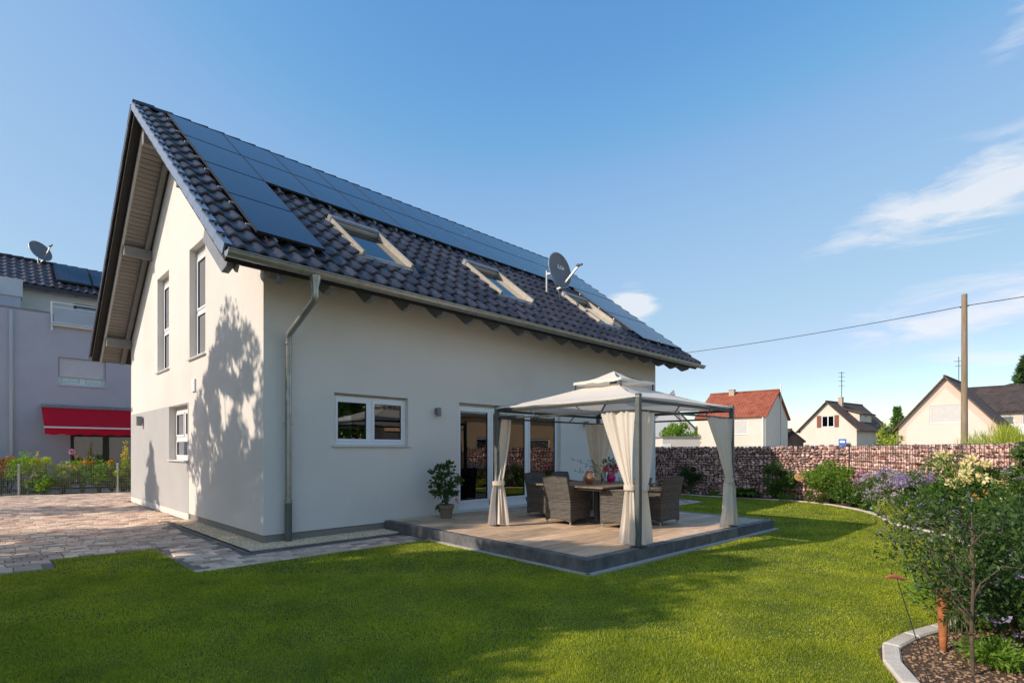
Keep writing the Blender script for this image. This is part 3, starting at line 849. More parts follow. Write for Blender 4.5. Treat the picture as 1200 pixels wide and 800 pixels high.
def join_pav(idx, par):
    vs_, fs_ = [], []; k = 0
    for i in idx:
        x, y, L = pav[i]; me = pmesh[L]
        z = -.055 + random.uniform(-.003, .003)
        vs_ += [(v.co.x + x, v.co.y + y, v.co.z + z) for v in me.vertices]
        fs_ += [[q + k for q in p.vertices] for p in me.polygons]; k += len(me.vertices)
    me = bpy.data.meshes.new('paving_field'); me.from_pydata(vs_, [], fs_); me.update()
    return link('paving_field', me, m_paverf, par, kind='stuff')
join_pav([i for i in order[300:] if i < n_yard], yard_base); join_pav([i for i in order[300:] if i >= n_yard], side_base)
# dark edging stones between gravel and paving
m_edging = M('dark_edging', (.11, .10, .10), (.17, .16, .16), scale=12, rough=.85, bump=.4, bscale=60, rand=.1, coord='O')
em1 = bevel_box_mesh('edging', .07, .49, .08, .008); em2 = bevel_box_mesh('edging', .49, .07, .08, .008)
for me in (em1, em2): me.materials.append(m_edging)
for i in range(9): link('edging_stone', em1, None, yard_base, (-.43, -.385 + i * .5, -.07))
for i in range(5): link('edging_stone', em2, None, yard_base, (-.145 + i * .5, -.60, -.07))

# ------------------------------------------------------------ raised terrace
A_, B_, C_, D_ = [Vector((*PLAT[k], 0)) for k in 'ABCD']
ux = (C_ - B_).normalized(); uy = (A_ - B_).normalized()
TZ = .175
terrace = thing('raised_terrace', 'raised wood-look terrace with dark stone edge under the canopy', 'terrace', (4.8, -2.5, 0))
tb = MB(); ring = [B_ + ux * .03 + uy * .03, C_ - ux * .03 + uy * .03, D_ - ux * .03, A_ + ux * .03]
tb.prism([p + Vector((0, 0, -.05)) for p in ring], (0, 0, .05 + TZ - .02)).build('slab', m_sand, terrace)
m_plank = M('wood_look_plank', (.46, .29, .17), (.70, .485, .315), scale=2.2, rough=.6, stretch=(1.2, 9, 1), bump=.12, bscale=12, rand=.26, coord='O', c3=(.66, .50, .36), s3=1.4, rvar=.12)
PL, PW = 1.195, .2985
plm = {}
def plank(cx, cy, L, W):
    key = (round(L, 3), round(W, 3))
    if key not in plm:
        plm[key] = bevel_box_mesh('plank', L - .007, W - .007, .022, .003); plm[key].materials.append(m_plank)
    o = link('plank', plm[key], None, terrace)
    p = B_ + ux * cx + uy * cy
    o.location = Vector((p.x, p.y, TZ - .0205 + random.uniform(-.0006, .0006))) - WL[terrace]
    o.rotation_euler = (0, 0, math.atan2(ux.y, ux.x))
WX, WY = 5.50, 4.88
y = .13; r = 0
while y < WY - .02:
    W = min(PW, WY - .005 - y)
    x = .13; first = (.6, 1.0, .35, .85)[r % 4]
    while x < WX - .14:
        L = first if x == .13 else PL
        L = min(L, WX - .13 - x)
        if WX - .13 - x - L < .12: L = WX - .13 - x
        plank(x + L / 2, y + W / 2, L, W); x += L
    y += PW; r += 1
m_basalt = M('basalt_edge', (.075, .072, .078), (.17, .165, .17), scale=6, rough=.6, bump=.5, bscale=55, rand=.16, coord='O', rvar=.12)
def edge_stone(p, q, w, inward):
    d = (q - p); L = d.length
    me = bevel_box_mesh('edge', L - .004, w, .20, .008, .001); me.materials.append(m_basalt)
    o = link('edge_stone', me, None, terrace)
    c = (p + q) / 2 + inward * w / 2
    o.location = Vector((c.x, c.y, -.022)) - WL[terrace]; o.rotation_euler = (0, 0, math.atan2(d.y, d.x))
cuts = [0, .98, 1.98, 2.98, 3.98, WY]
for a, b in zip(cuts[:-1], cuts[1:]): edge_stone(B_ + uy * a, B_ + uy * b, .125, ux)
cuts = [.127, 1.0, 2.0, 3.0, 4.0, 5.0, WX]
for a, b in zip(cuts[:-1], cuts[1:]): edge_stone(B_ + ux * a, B_ + ux * b, .125, uy)
cuts = [.127, 1.0, 2.0, 3.0, 4.0, WY]
for a, b in zip(cuts[:-1], cuts[1:]): edge_stone(C_ + uy * a, C_ + uy * b, .125, -ux)
fo = MB(); m_haunch = M('pale_concrete', (.42, .39, .34), (.55, .51, .45), scale=10, rough=.95, bump=.5, bscale=60)
for (p, q, nn) in ((B_ + uy * 3.35, B_ - uy * .06, -ux), (B_ - ux * .06, C_ + ux * .06, -uy), (C_, C_ + uy * 3.2, ux)):
    p, q = Vector(p), Vector(q)
    fo.prism([p + Vector((0, 0, -.05)), q + Vector((0, 0, -.05)), q + nn * .075 + Vector((0, 0, -.05)), p + nn * .075 + Vector((0, 0, -.05))], (0, 0, .066))
fo.build('footing', m_haunch, terrace)

# ------------------------------------------------------------ gazebo
P_F, P_R, P_L, P_B = V(3.15, -4.85, TZ), V(6.05, -4.92, TZ), V(3.20, -2.00, TZ), V(6.10, -2.07, TZ)
gz = thing('gazebo', 'metal garden gazebo with cream canvas roof and tied curtains', 'gazebo', (4.62, -3.46, TZ))
for p in (P_F, P_R, P_L, P_B):
    po = MB().box(p.x - .035, p.x + .035, p.y - .035, p.y + .035, TZ + .008, 2.27).build('post', m_postmetal, gz, bevel=.006)
    MB().box(p.x - .09, p.x + .09, p.y - .09, p.y + .09, TZ, TZ + .008).build('foot_plate', m_darkmetal, po)
ZB, ZT = 2.04, 2.175
for (a, b) in ((P_F, P_R), (P_F, P_L), (P_L, P_B), (P_R, P_B)):
    d = (b - a).normalized() * .036
    for z, w in ((ZT, .045), (ZB, .03)):
        MB().bar(V(a.x, a.y, z) + d, V(b.x, b.y, z) - d, .028, w).build('rail', m_darkmetal, gz, bevel=.004)
    for t in (.33, .67):
        c = a.lerp(b, t); c2 = a.lerp(b, t + .06)
        MB().bar(V(c.x, c.y, ZB), V(c2.x, c2.y, ZT), .014, .014).build('strut', m_darkmetal, gz)
CG = (P_F + P_B) / 2; CG.z = 0
zc, z2 = 2.86, 2.60
corners = [P_F, P_R, P_B, P_L]
def canopy_panel(c0, c1, half_in, z_in, z_out, drop, nseg=12):
    rows = []
    for k in range(nseg + 1):
        t = k / nseg; row = []
        for j in range(13):
            s = j / 12
            o_ = c0.lerp(c1, s); i_ = CG + (o_ - CG) * half_in
            p = i_.lerp(o_, t); sag = -.035 * math.sin(math.pi * t) * math.sin(math.pi * s) - .03 * math.sin(math.pi * t)
            row.append((p.x, p.y, z_in + (z_out - z_in) * t + sag + .006 * math.sin(9 * s + 5 * t)))
        rows.append(row)
    last = rows[-1]
    rows.append([(p[0] + (p[0] - CG.x) * .004, p[1] + (p[1] - CG.y) * .004, p[2] - drop * .5) for p in last])
    rows.append([(p[0], p[1], p[2] - drop + .008 * math.sin(i * 1.7)) for i, p in enumerate(last)])
    return rows
canv = []
for i in range(4):
    c0, c1 = V(corners[i].x, corners[i].y, 0), V(corners[(i + 1) % 4].x, corners[(i + 1) % 4].y, 0)
    o_ = lambda c: CG + (c - CG) * 1.022
    MB().grid(canopy_panel(o_(c0), o_(c1), .20, z2, 2.232, .022)).build('canopy_panel', m_canvas, gz, smooth=True)
    k = .345
    q0, q1 = CG + (c0 - CG) * k, CG + (c1 - CG) * k
    MB().grid(canopy_panel(q0, q1, .01, zc, 2.665, .045, 6)).build('vent_panel', m_canvas, gz, smooth=True)
    MB().bar(V(c0.x, c0.y, 2.19), V(CG.x, CG.y, 2.575) , .025, .025).build('hip_rib', m_darkmetal, gz)
    kk = CG + (c0 - CG) * .33
    MB().bar(V(kk.x, kk.y, 2.44), V(kk.x, kk.y, 2.64), .02, .02).bar(V(kk.x, kk.y, 2.64), V(CG.x, CG.y, zc - .03), .02, .02).build('vent_rib', m_darkmetal, gz)
MB().lathe([(.05, 2.52), (.05, 2.80)], 10, CG).build('hub', m_darkmetal, gz)

def curtain(name, top0, top1, tie, bot_c, bot_w, dirv, ztie=.98, ztop=2.03, zbot=TZ + .03, folds=7, amp=.035, seed=0, tie_w=.05, parent=None):
    rr = random.Random(seed); D = Vector(dirv).normalized(); Nn = Vector((-D.y, D.x, 0))
    top0, top1, tie, bot_c = Vector(top0), Vector(top1), Vector(tie), Vector(bot_c)
    ph = [rr.uniform(0, 6.28) for _ in range(4)]
    rows = []; m = 26; n = folds * 8
    for k in range(m + 1):
        z = ztop + (zbot - ztop) * k / m
        if z >= ztie:
            t = (ztop - z) / (ztop - ztie); e = t ** 1.25
            a = top0.lerp(tie - D * tie_w, e); b = top1.lerp(tie + D * tie_w, e); am = amp * (1 - .35 * t)
            bulge = .03 * math.sin(math.pi * t)
        else:
            t = (ztie - z) / (ztie - zbot); e = t ** .6
            a = (tie - D * tie_w).lerp(bot_c - D * bot_w, e); b = (tie + D * tie_w).lerp(bot_c + D * bot_w, e); am = amp * (.65 + .75 * e)
            bulge = .025 * math.sin(math.pi * t)
        row = []
        for j in range(n + 1):
            s = j / n; p = a.lerp(b, s)
            sw_ = s + .05 * math.sin(6.3 * 1.4 * s + ph[1] + .8 * t) + .025 * math.sin(6.3 * 2.6 * s + ph[3])
            w = (.65 + .5 * math.sin(6.3 * .9 * s + ph[2] + 1.2 * t)) * math.sin(2 * math.pi * folds * sw_ + ph[0] + .7 * math.sin(t * 2.5 + ph[1] + 2 * s)) + .5 * math.sin(2 * math.pi * folds * .41 * sw_ + ph[2] + 1.5 * t)
            off = am * w + bulge * math.sin(math.pi * s + ph[3])
            hem = .012 * math.sin(s * 9 + ph[2]) if k == m else 0
            row.append((p.x + Nn.x * off, p.y + Nn.y * off, z + hem))
        rows.append(row)
    o = MB().grid(rows).build('curtain', m_curtain, parent or gz, smooth=False)
    o.data.polygons.foreach_set('use_smooth', [True] * len(o.data.polygons))
    tb_ = MB(); q = tie
    rg = [(q + D * (tie_w + .03) * math.cos(t) + Nn * .055 * math.sin(t)) for t in [2 * math.pi * j / 20 for j in range(20)]]
    tb_.prism([(p.x, p.y, ztie - .035) for p in rg], (0, 0, .07)).build('tie_back', m_curtain, o, smooth=True)
    return o
dY, dX = V(0, 1, 0), V(1, 0, 0)
# near corner: two halves, one on each rail
curtain('c', P_F + V(0, .06, 0), P_F + V(0, .62, 0), P_F + V(-.02, .13, 0), P_F + V(-.03, .15, 0), .15, (.0, 1, 0), folds=5, seed=1, amp=.028, tie_w=.055)
curtain('c', P_F + V(.06, 0, 0), P_F + V(.42, 0, 0), P_F + V(.11, -.03, 0), P_F + V(.12, -.04, 0), .11, (1, .0, 0), folds=4, seed=2, amp=.028, tie_w=.05)
# right corner, drawn along the front rail
curtain('c', P_R + V(-.92, 0, 0), P_R + V(-.05, 0, 0), P_R + V(-.16, -.02, 0), P_R + V(-.20, -.02, 0), .36, (1, 0, 0), folds=9, seed=3, amp=.04, tie_w=.12)
# corner by the patio door
curtain('c', P_L + V(.05, -.05, 0), P_L + V(.34, -.02, 0), P_L + V(-.02, -.06, 0), P_L + V(-.02, -.06, 0), .19, (.8, -.6, 0), folds=5, seed=4, amp=.03, tie_w=.075, ztie=.92)
# back corner
curtain('c', P_B + V(-.32, .12, 0), P_B + V(.05, -.40, 0), P_B + V(-.05, -.05, 0), P_B + V(-.05, -.05, 0), .2, (.6, -.8, 0), folds=6, seed=5, amp=.035, tie_w=.08, ztie=.9)

# ------------------------------------------------------------ wicker chairs and table
def wickermat(name, c1, c2):
    m = bpy.data.materials.new(name); m.use_nodes = True
    N, L = m.node_tree.nodes, m.node_tree.links; P = N['Principled BSDF']; P.inputs['Roughness'].default_value = .6
    t = N.new('ShaderNodeTexCoord')
    sx = N.new('ShaderNodeSeparateXYZ'); L.new(t.outputs['Object'], sx.inputs[0])
    def math_(op, a, b=None):
        n = N.new('ShaderNodeMath'); n.operation = op
        for i, q in enumerate((a, b)):
            if q is None: continue
            if isinstance(q, (int, float)): n.inputs[i].default_value = q
            else: L.new(q, n.inputs[i])
        return n.outputs[0]
    xy = math_('ADD', sx.outputs[0], sx.outputs[1])
    row = math_('MULTIPLY', sx.outputs[2], 46.0); fl = math_('FLOOR', row)
    ph = math_('MULTIPLY', fl, math.pi)
    wv = math_('SINE', math_('ADD', math_('MULTIPLY', xy, 62.0), ph))
    strand = math_('ABSOLUTE', math_('SINE', math_('MULTIPLY', row, math.pi)))
    hgt = math_('ADD', math_('MULTIPLY', wv, .22), strand)
    wn_ = N.new('ShaderNodeTexNoise'); wn_.inputs['Scale'].default_value = 16; L.new(t.outputs['Object'], wn_.inputs['Vector'])
    wn2 = N.new('ShaderNodeTexWhiteNoise'); wn2.noise_dimensions = '1D'; L.new(fl, wn2.inputs['W'])
    f = math_('ADD', math_('MULTIPLY', hgt, .42), math_('ADD', math_('MULTIPLY', wn_.outputs['Fac'], .35), math_('MULTIPLY', wn2.outputs['Value'], .28)))
    rp = N.new('ShaderNodeValToRGB'); rp.color_ramp.elements[0].position = .3; rp.color_ramp.elements[0].color = (*c1, 1); rp.color_ramp.elements[1].position = 1.0; rp.color_ramp.elements[1].color = (*c2, 1)
    L.new(f, rp.inputs[0]); L.new(rp.outputs[0], P.inputs['Base Color'])
    b = N.new('ShaderNodeBump'); b.inputs['Strength'].default_value = .9; b.inputs['Distance'].default_value = .008
    L.new(hgt, b.inputs['Height']); L.new(b.outputs[0], P.inputs['Normal'])
    return m
m_wicker = wickermat('grey_brown_wicker', (.03, .027, .024), (.19, .165, .14))
m_tabletop = M('table_slats', (.16, .11, .075), (.24, .17, .12), scale=4, rough=.55, stretch=(1, 8, 1), rand=.12, coord='O')
def make_chair():
    """armchair facing +Y in its own frame, origin on the floor"""
    c = thing('wicker_armchair', 'x', 'chair', (0, 0, 0), 'wicker armchairs around the garden table')
    W, D = .29, .29
    # body: seat box with arched bottom edge at the front/back/sides
    for (nm, P, U, n) in (('side_panel', V(-W, -D, 0), V(0, 1, 0), V(-1, 0, 0)), ('side_panel', V(W, -D, 0), V(0, 1, 0), V(1, 0, 0))):
        mb = MB(); rows = []
        prof = [(0, .055), (.12, .085), (.3, .10), (.46, .085), (.58, .055)]
        top = [.66, .645, .635, .63, .625]
        ring = [P + U * a + V(0, 0, z) for a, z in prof] + [P + U * prof[i][0] + V(0, 0, top[i]) for i in range(4, -1, -1)]
        mb.prism(ring, -n * .05).build(nm, m_wicker, c, bevel=.008)
        mb2 = MB(); mb2.bar(P + V(0, .0, .655) - n * .03, P + U * .585 + V(0, 0, .622) - n * .03, .085, .035).build('armrest', m_wicker, c, bevel=.01)
    bk = MB()
    def back_ring(off):
        out = []
        for j in range(9):
            s = -1 + 2 * j / 8
            out.append((s, off))
        return out
    rows_o, rows_i = [], []
    for k in range(10):
        t = k / 9; z = .06 + .02 * math.sin(math.pi * .5) + t * .765 if k else .06
        lean = -.10 * max(0, t - .45) / .55
        rows_o.append([V(s * W * (1 - .03 * t), -D - .025 * (1 - s * s) + lean, z + (.015 * (1 - s * s) if k == 9 else (.035 * (1 - s * s) if k == 0 else 0))) for s, _ in back_ring(0)])
        rows_i.append([p + V(0, .05, 0) for p in rows_o[-1]])
    bk.grid(rows_o); bk.grid([r[::-1] for r in rows_i]); bk.grid([rows_o[-1], rows_i[-1]]); bk.grid([rows_i[0], rows_o[0]])
    for j in (0, -1):
        bk.grid([[r[j] for r in rows_o], [r[j] for r in rows_i]])
    bk.build('backrest', m_wicker, c, smooth=True)
    MB().box(-W + .05, W - .05, -D + .05, D, .30, .42).build('seat', m_wicker, c, bevel=.012)
    ring = [V(-W + .05, D - .03, z0) for z0 in ()]
    fr = MB(); pr = [(-W + .05, .055), (-.12, .085), (0, .10), (.12, .085), (W - .05, .055)]
    fr.prism([V(a, D - .005, z) for a, z in pr] + [V(W - .05, D - .005, .299), V(-W + .05, D - .005, .299)], (0, -.04, 0)).build('front_panel', m_wicker, c, bevel=.006)
    for sx in (-1, 1):
        for sy in (-1, 1):
            MB().tube([(sx * (W - .025), sy * (D - .03), 0), (sx * (W - .025), sy * (D - .03), .07)], [.014, .018], 8).build('leg', m_galv, c)
    return c
chair0 = make_chair()
spots = [(4.37, -2.64, -90, 'wicker armchair at the short end of the garden table, its back to the patio door'),
         (4.62, -3.66, 2, 'wicker armchair half hidden by the white curtain at the open corner post'),
         (5.46, -3.80, -4, 'wicker armchair peeking out beyond the curtain at the open corner post'),
         (4.86, -1.72, 178, 'wicker armchair on the house side of the table, next to the end armchair'),
         (5.66, -1.76, 184, 'wicker armchair on the house side of the table in front of bare wall')]
for i, (x, y, a, lab) in enumerate(spots):
    o = chair0 if i == 0 else copy_tree(chair0)
    o.location = (x, y, TZ + .002); o.rotation_euler = (0, 0, math.radians(a)); o['label'] = lab
tab = thing('garden_table', 'brown rectangular garden table with flower vases under the gazebo', 'table', (5.0, -2.82, TZ))
tx0, tx1, ty0, ty1, tz = 4.14, 5.90, -3.56, -2.06, .872
ns = 10
for i in range(ns):
    a = ty0 + (ty1 - ty0) * i / ns
    MB().box(tx0, tx1, a + .002, a + (ty1 - ty0) / ns - .002, tz - .03, tz).build('slat', m_tabletop, tab, bevel=.003)
MB().box(tx0 + .05, tx1 - .05, ty0 + .05, ty1 - .05, tz - .07, tz - .031).build('apron', m_darkmetal, tab)
for (x, y) in ((4.62, -2.5), (4.62, -3.1), (5.42, -2.5), (5.42, -3.1)):
    MB().box(x - .035, x + .035, y - .035, y + .035, TZ + .001, tz - .071).build('leg', m_darkmetal, tab, bevel=.004)
MB().bar((4.62, -2.8, TZ + .05), (5.42, -2.8, TZ + .05), .06, .05).bar((4.62, -2.5, TZ + .05), (4.62, -3.1, TZ + .05), .05, .05).bar((5.42, -2.5, TZ + .05), (5.42, -3.1, TZ + .05), .05, .05).build('base', m_darkmetal, tab)
# ------------------------------------------------------------ foliage
def leaf_geo(P, size, aspect=.45, out=None, up=.2, droop=0.0, fold=.18):
    P = np.asarray(P, float); n = len(P)
    d = rng.normal(size=(n, 3))
    if out is not None: d = d * .75 + np.asarray(out) * 1.0
    d[:, 2] += up - droop
    d /= np.linalg.norm(d, axis=1, keepdims=True) + 1e-9
    r = rng.normal(size=(n, 3)); r[:, 2] *= .45
    s = np.cross(d, r); s /= np.linalg.norm(s, axis=1, keepdims=True) + 1e-9
    nn = np.cross(s, d)
    L = (size * rng.uniform(.65, 1.3, n))[:, None]; W = L * aspect
    v = np.stack([P, P + d * L * .45 + s * W * .5 + nn * L * fold, P + d * L, P + d * L * .45 - s * W * .5 + nn * L * fold], 1)
    return v.reshape(-1, 3)
def leaf_obj(name, P, size, mat, parent=None, kind=None, **k):
    v = leaf_geo(P, size, **k); f = np.arange(len(v)).reshape(-1, 4)
    if parent is not None: v = v - np.array(WL[parent])
    if name == 'flowers': kind = 'stuff'
    return link(name, np_mesh(name, v, f), mat, parent, kind=kind)
def clump_pts(n, c, r, k, cr, top=1.0, low=-1.0, seed=None):
    """points in k clumps spread through an ellipsoid (centre c, radii r); returns points, outward, clump centres"""
    g = np.random.default_rng(seed) if seed is not None else rng
    u = g.normal(size=(k * 4, 3)); u /= np.linalg.norm(u, axis=1, keepdims=True)
    u = u[(u[:, 2] < top) & (u[:, 2] > low)][:k]; k = len(u)
    cc = u * (g.uniform(.0, 1, (k, 1)) ** .42) * np.array(r) + np.array(c)
    w = g.uniform(.4, 1.3, k); w /= w.sum()
    i = g.choice(k, n, p=w)
    sz = g.uniform(.6, 1.3, k)[i][:, None] * cr
    q = g.normal(size=(n, 3)); q /= np.linalg.norm(q, axis=1, keepdims=True); q *= g.uniform(.15, 1, (n, 1)) ** .45
    p = cc[i] + q * sz * np.array([1, 1, .8])
    o = p - np.array(c); o /= np.linalg.norm(o, axis=1, keepdims=True) + 1e-9
    return p, o, cc

lm_dark = leafmat('leaf_dark_green', (0.028, 0.062, 0.016), (0.070, 0.132, 0.028), .3)
lm_mid = leafmat('leaf_mid_green', (0.062, 0.132, 0.022), (0.139, 0.248, 0.043), .4)
lm_fresh = leafmat('leaf_fresh_green', (0.124, 0.232, 0.031), (0.279, 0.419, 0.062), .45)
lm_yellow = leafmat('leaf_yellow_green', (0.248, 0.310, 0.039), (0.527, 0.558, 0.078), .45)
lm_olive = leafmat('leaf_olive', (0.078, 0.116, 0.031), (0.186, 0.232, 0.062), .4)
lm_tree = leafmat('leaf_tree', (0.046, 0.109, 0.019), (0.124, 0.217, 0.039), .35)
lm_conifer = leafmat('needle_green', (0.031, 0.070, 0.023), (0.078, 0.139, 0.039), .15)
lm_rust = leafmat('leaf_rusty', (0.248, 0.093, 0.031), (0.465, 0.202, 0.078), .35)
fm_purple = leafmat('petal_violet', (.26, .20, .36), (.42, .36, .50), .3)
fm_lilac = leafmat('petal_lilac', (.40, .32, .38), (.58, .50, .54), .3)
fm_pink = leafmat('petal_pink', (.55, .18, .36), (.75, .40, .55), .3)
fm_yellow = leafmat('petal_pale_yellow', (.80, .68, .28), (.88, .82, .52), .3)
fm_orange = leafmat('petal_orange', (.55, .22, .04), (.75, .40, .08), .3)
fm_red = leafmat('petal_red', (.45, .03, .07), (.72, .20, .26), .25)
fm_spike = leafmat('petal_spike_yellow', (.60, .48, .04), (.78, .68, .10), .3)
fm_white = leafmat('petal_white', (.6, .58, .5), (.8, .78, .7), .3)
m_stem = M('green_stem', (.06, .09, .03), (.10, .13, .05), scale=9, rough=.7)
m_bark = M('brown_bark', (.07, .045, .03), (.13, .09, .06), scale=14, rough=.9, bump=.6, bscale=50)
m_bark2 = M('grey_bark', (.11, .09, .075), (.19, .16, .13), scale=14, rough=.9, bump=.6, bscale=40)

def shrub(name, label, loc, r, h, n, size, mat, k=14, cr=None, aspect=.45, flowers=(), stem_mat=None, cat='shrub', z0=.12, seed=None, up=.25, droop=0, group=None):
    """flowers: (material, heads, head radius, petals per head, petal size, where 'top'|'all')"""
    t = thing(name, label, cat, loc, group)
    c = (loc[0], loc[1], loc[2] + z0 * h + (h * (1 - z0)) * .5); rr = (r, r, h * (1 - z0) * .5 * .86)
    P, O, cc = clump_pts(n, c, rr, k, cr or r * .42, seed=seed)
    keep = P[:, 2] > loc[2] + .01; P, O = P[keep], O[keep]
    leaf_obj('foliage', P, size, mat, t, aspect=aspect, out=O, up=up, droop=droop)
    st = MB(); base = Vector(loc)
    for q in cc[:min(len(cc), 12)]:
        q = Vector(q); b = base + Vector((random.uniform(-.05, .05), random.uniform(-.05, .05), -.01))
        st.tube([b, b.lerp(q, .5) + Vector((random.uniform(-.04, .04), random.uniform(-.04, .04), .04)), q], [.010 + .006 * h, .008 + .003 * h, .003], 5, False)
    st.build('stems', stem_mat or m_stem, t)
    for (fm, heads, hr, petals, ps, where) in flowers:
        hp, ho, _ = clump_pts(heads * 6, c, (rr[0] * 1.02, rr[1] * 1.02, rr[2] * 1.08), k * 2, (cr or r * .42) * .8)
        if where == 'top': hp = hp[np.argsort(-hp[:, 2])][:heads * 2]; hp = hp[rng.permutation(len(hp))][:heads]
        else:
            hp = hp[np.argsort(-np.linalg.norm((hp - np.array(c)) / np.array(rr), axis=1))][:heads * 3]; hp = hp[rng.permutation(len(hp))][:heads]
        q = rng.normal(size=(len(hp), petals, 3)); q /= np.linalg.norm(q, axis=2, keepdims=True)
        pts = (hp[:, None, :] + q * hr * rng.uniform(.2, 1, (len(hp), petals, 1))).reshape(-1, 3)
        if hr >= .05:
            for i in range(len(hp)):
                leaf_obj('bloom', pts[i * petals:(i + 1) * petals], ps, fm, t, aspect=.8, out=q[i], up=.2)
        else:
            leaf_obj('flowers', pts, ps, fm, t, aspect=.8, out=q.reshape(-1, 3), up=.2, kind='stuff')
    return t

def tree(name, label, loc, h, cr, cz, n, size, mat, trunk_r=.12, k=40, clump=.7, seed=0, bark=None, group=None, droop=0.0, aspect=.5, limbs=12):
    t = thing(name, label, 'tree', loc, group)
    c = (loc[0], loc[1], loc[2] + cz); rr = (cr[0], cr[1], h - cz - clump * .4 if len(cr) < 3 else cr[2])
    P, O, cc = clump_pts(n, c, rr, k, clump, seed=seed)
    keep = P[:, 2] > loc[2] + .15
    leaf_obj('crown', P[keep], size, mat, t, out=O[keep], droop=droop, aspect=aspect)
    rr_ = random.Random(seed); b = Vector(loc) + Vector((0, 0, -.05)); top = Vector((c[0] + rr_.uniform(-.2, .2), c[1] + rr_.uniform(-.2, .2), loc[2] + cz + (h - cz) * .5))
    tr = MB().tube([b, b + Vector((.02, .01, .15)), b.lerp(top, .4) + Vector((rr_.uniform(-.1, .1), rr_.uniform(-.1, .1), 0)), b.lerp(top, .75), top], [trunk_r * 1.5, trunk_r, trunk_r * .8, trunk_r * .5, trunk_r * .15], 10)
    tr_o = tr.build('trunk', bark or m_bark2, t, smooth=True)
    for q in cc[:limbs]:
        q = Vector(q); s = b.lerp(top, rr_.uniform(.3, .85)); mid = s.lerp(q, .5) + Vector((0, 0, .15))
        MB().tube([s, mid, q], [trunk_r * .35, trunk_r * .22, trunk_r * .06], 6, False).build('limb', bark or m_bark2, tr_o)
    return t

def spruce(name, label, loc, h, r, n, size, mat, seed=0, z0=.06, group=None):
    g = np.random.default_rng(seed)
    t = thing(name, label, 'tree', loc, group)
    MB().tube([Vector(loc) - Vector((0, 0, .05)), Vector(loc) + Vector((0, 0, h * .97))], [h * .02, .012], 8).build('trunk', m_bark, t)
    whorls = int(h * 4.0); P, O = [], []; br = MB()
    per = max(8, n // (whorls * 9))
    for w in range(whorls):
        z = h * (z0 + (1 - z0) * (w + .5) / whorls); R = r * (1 - (z / h)) ** .85 + .05
        for j in range(9):
            a = g.uniform(0, 6.283); L = R * g.uniform(.65, 1.1)
            s = np.sort(g.uniform(.12, 1, per)) ; dr = -.18 * L * s ** 1.5 + .06 * L
            px = np.cos(a) * L * s + g.normal(0, .07 * L + .015, per) * (1.2 - s); py = np.sin(a) * L * s + g.normal(0, .07 * L + .015, per) * (1.2 - s)
            P.append(np.stack([loc[0] + px, loc[1] + py, loc[2] + z + dr + g.normal(0, .02, per)], 1))
            O.append(np.stack([np.full(per, np.cos(a)), np.full(per, np.sin(a)), np.full(per, -.15)], 1))
            if j < 4: br.tube([(loc[0], loc[1], loc[2] + z), (loc[0] + math.cos(a) * L * .8, loc[1] + math.sin(a) * L * .8, loc[2] + z - .07 * L)], [.012, .003], 4, False)
    leaf_obj('crown', np.concatenate(P), size, mat, t, aspect=.22, out=np.concatenate(O) * 1.3, up=0)
    br.build('branches', m_bark, t)
    return t

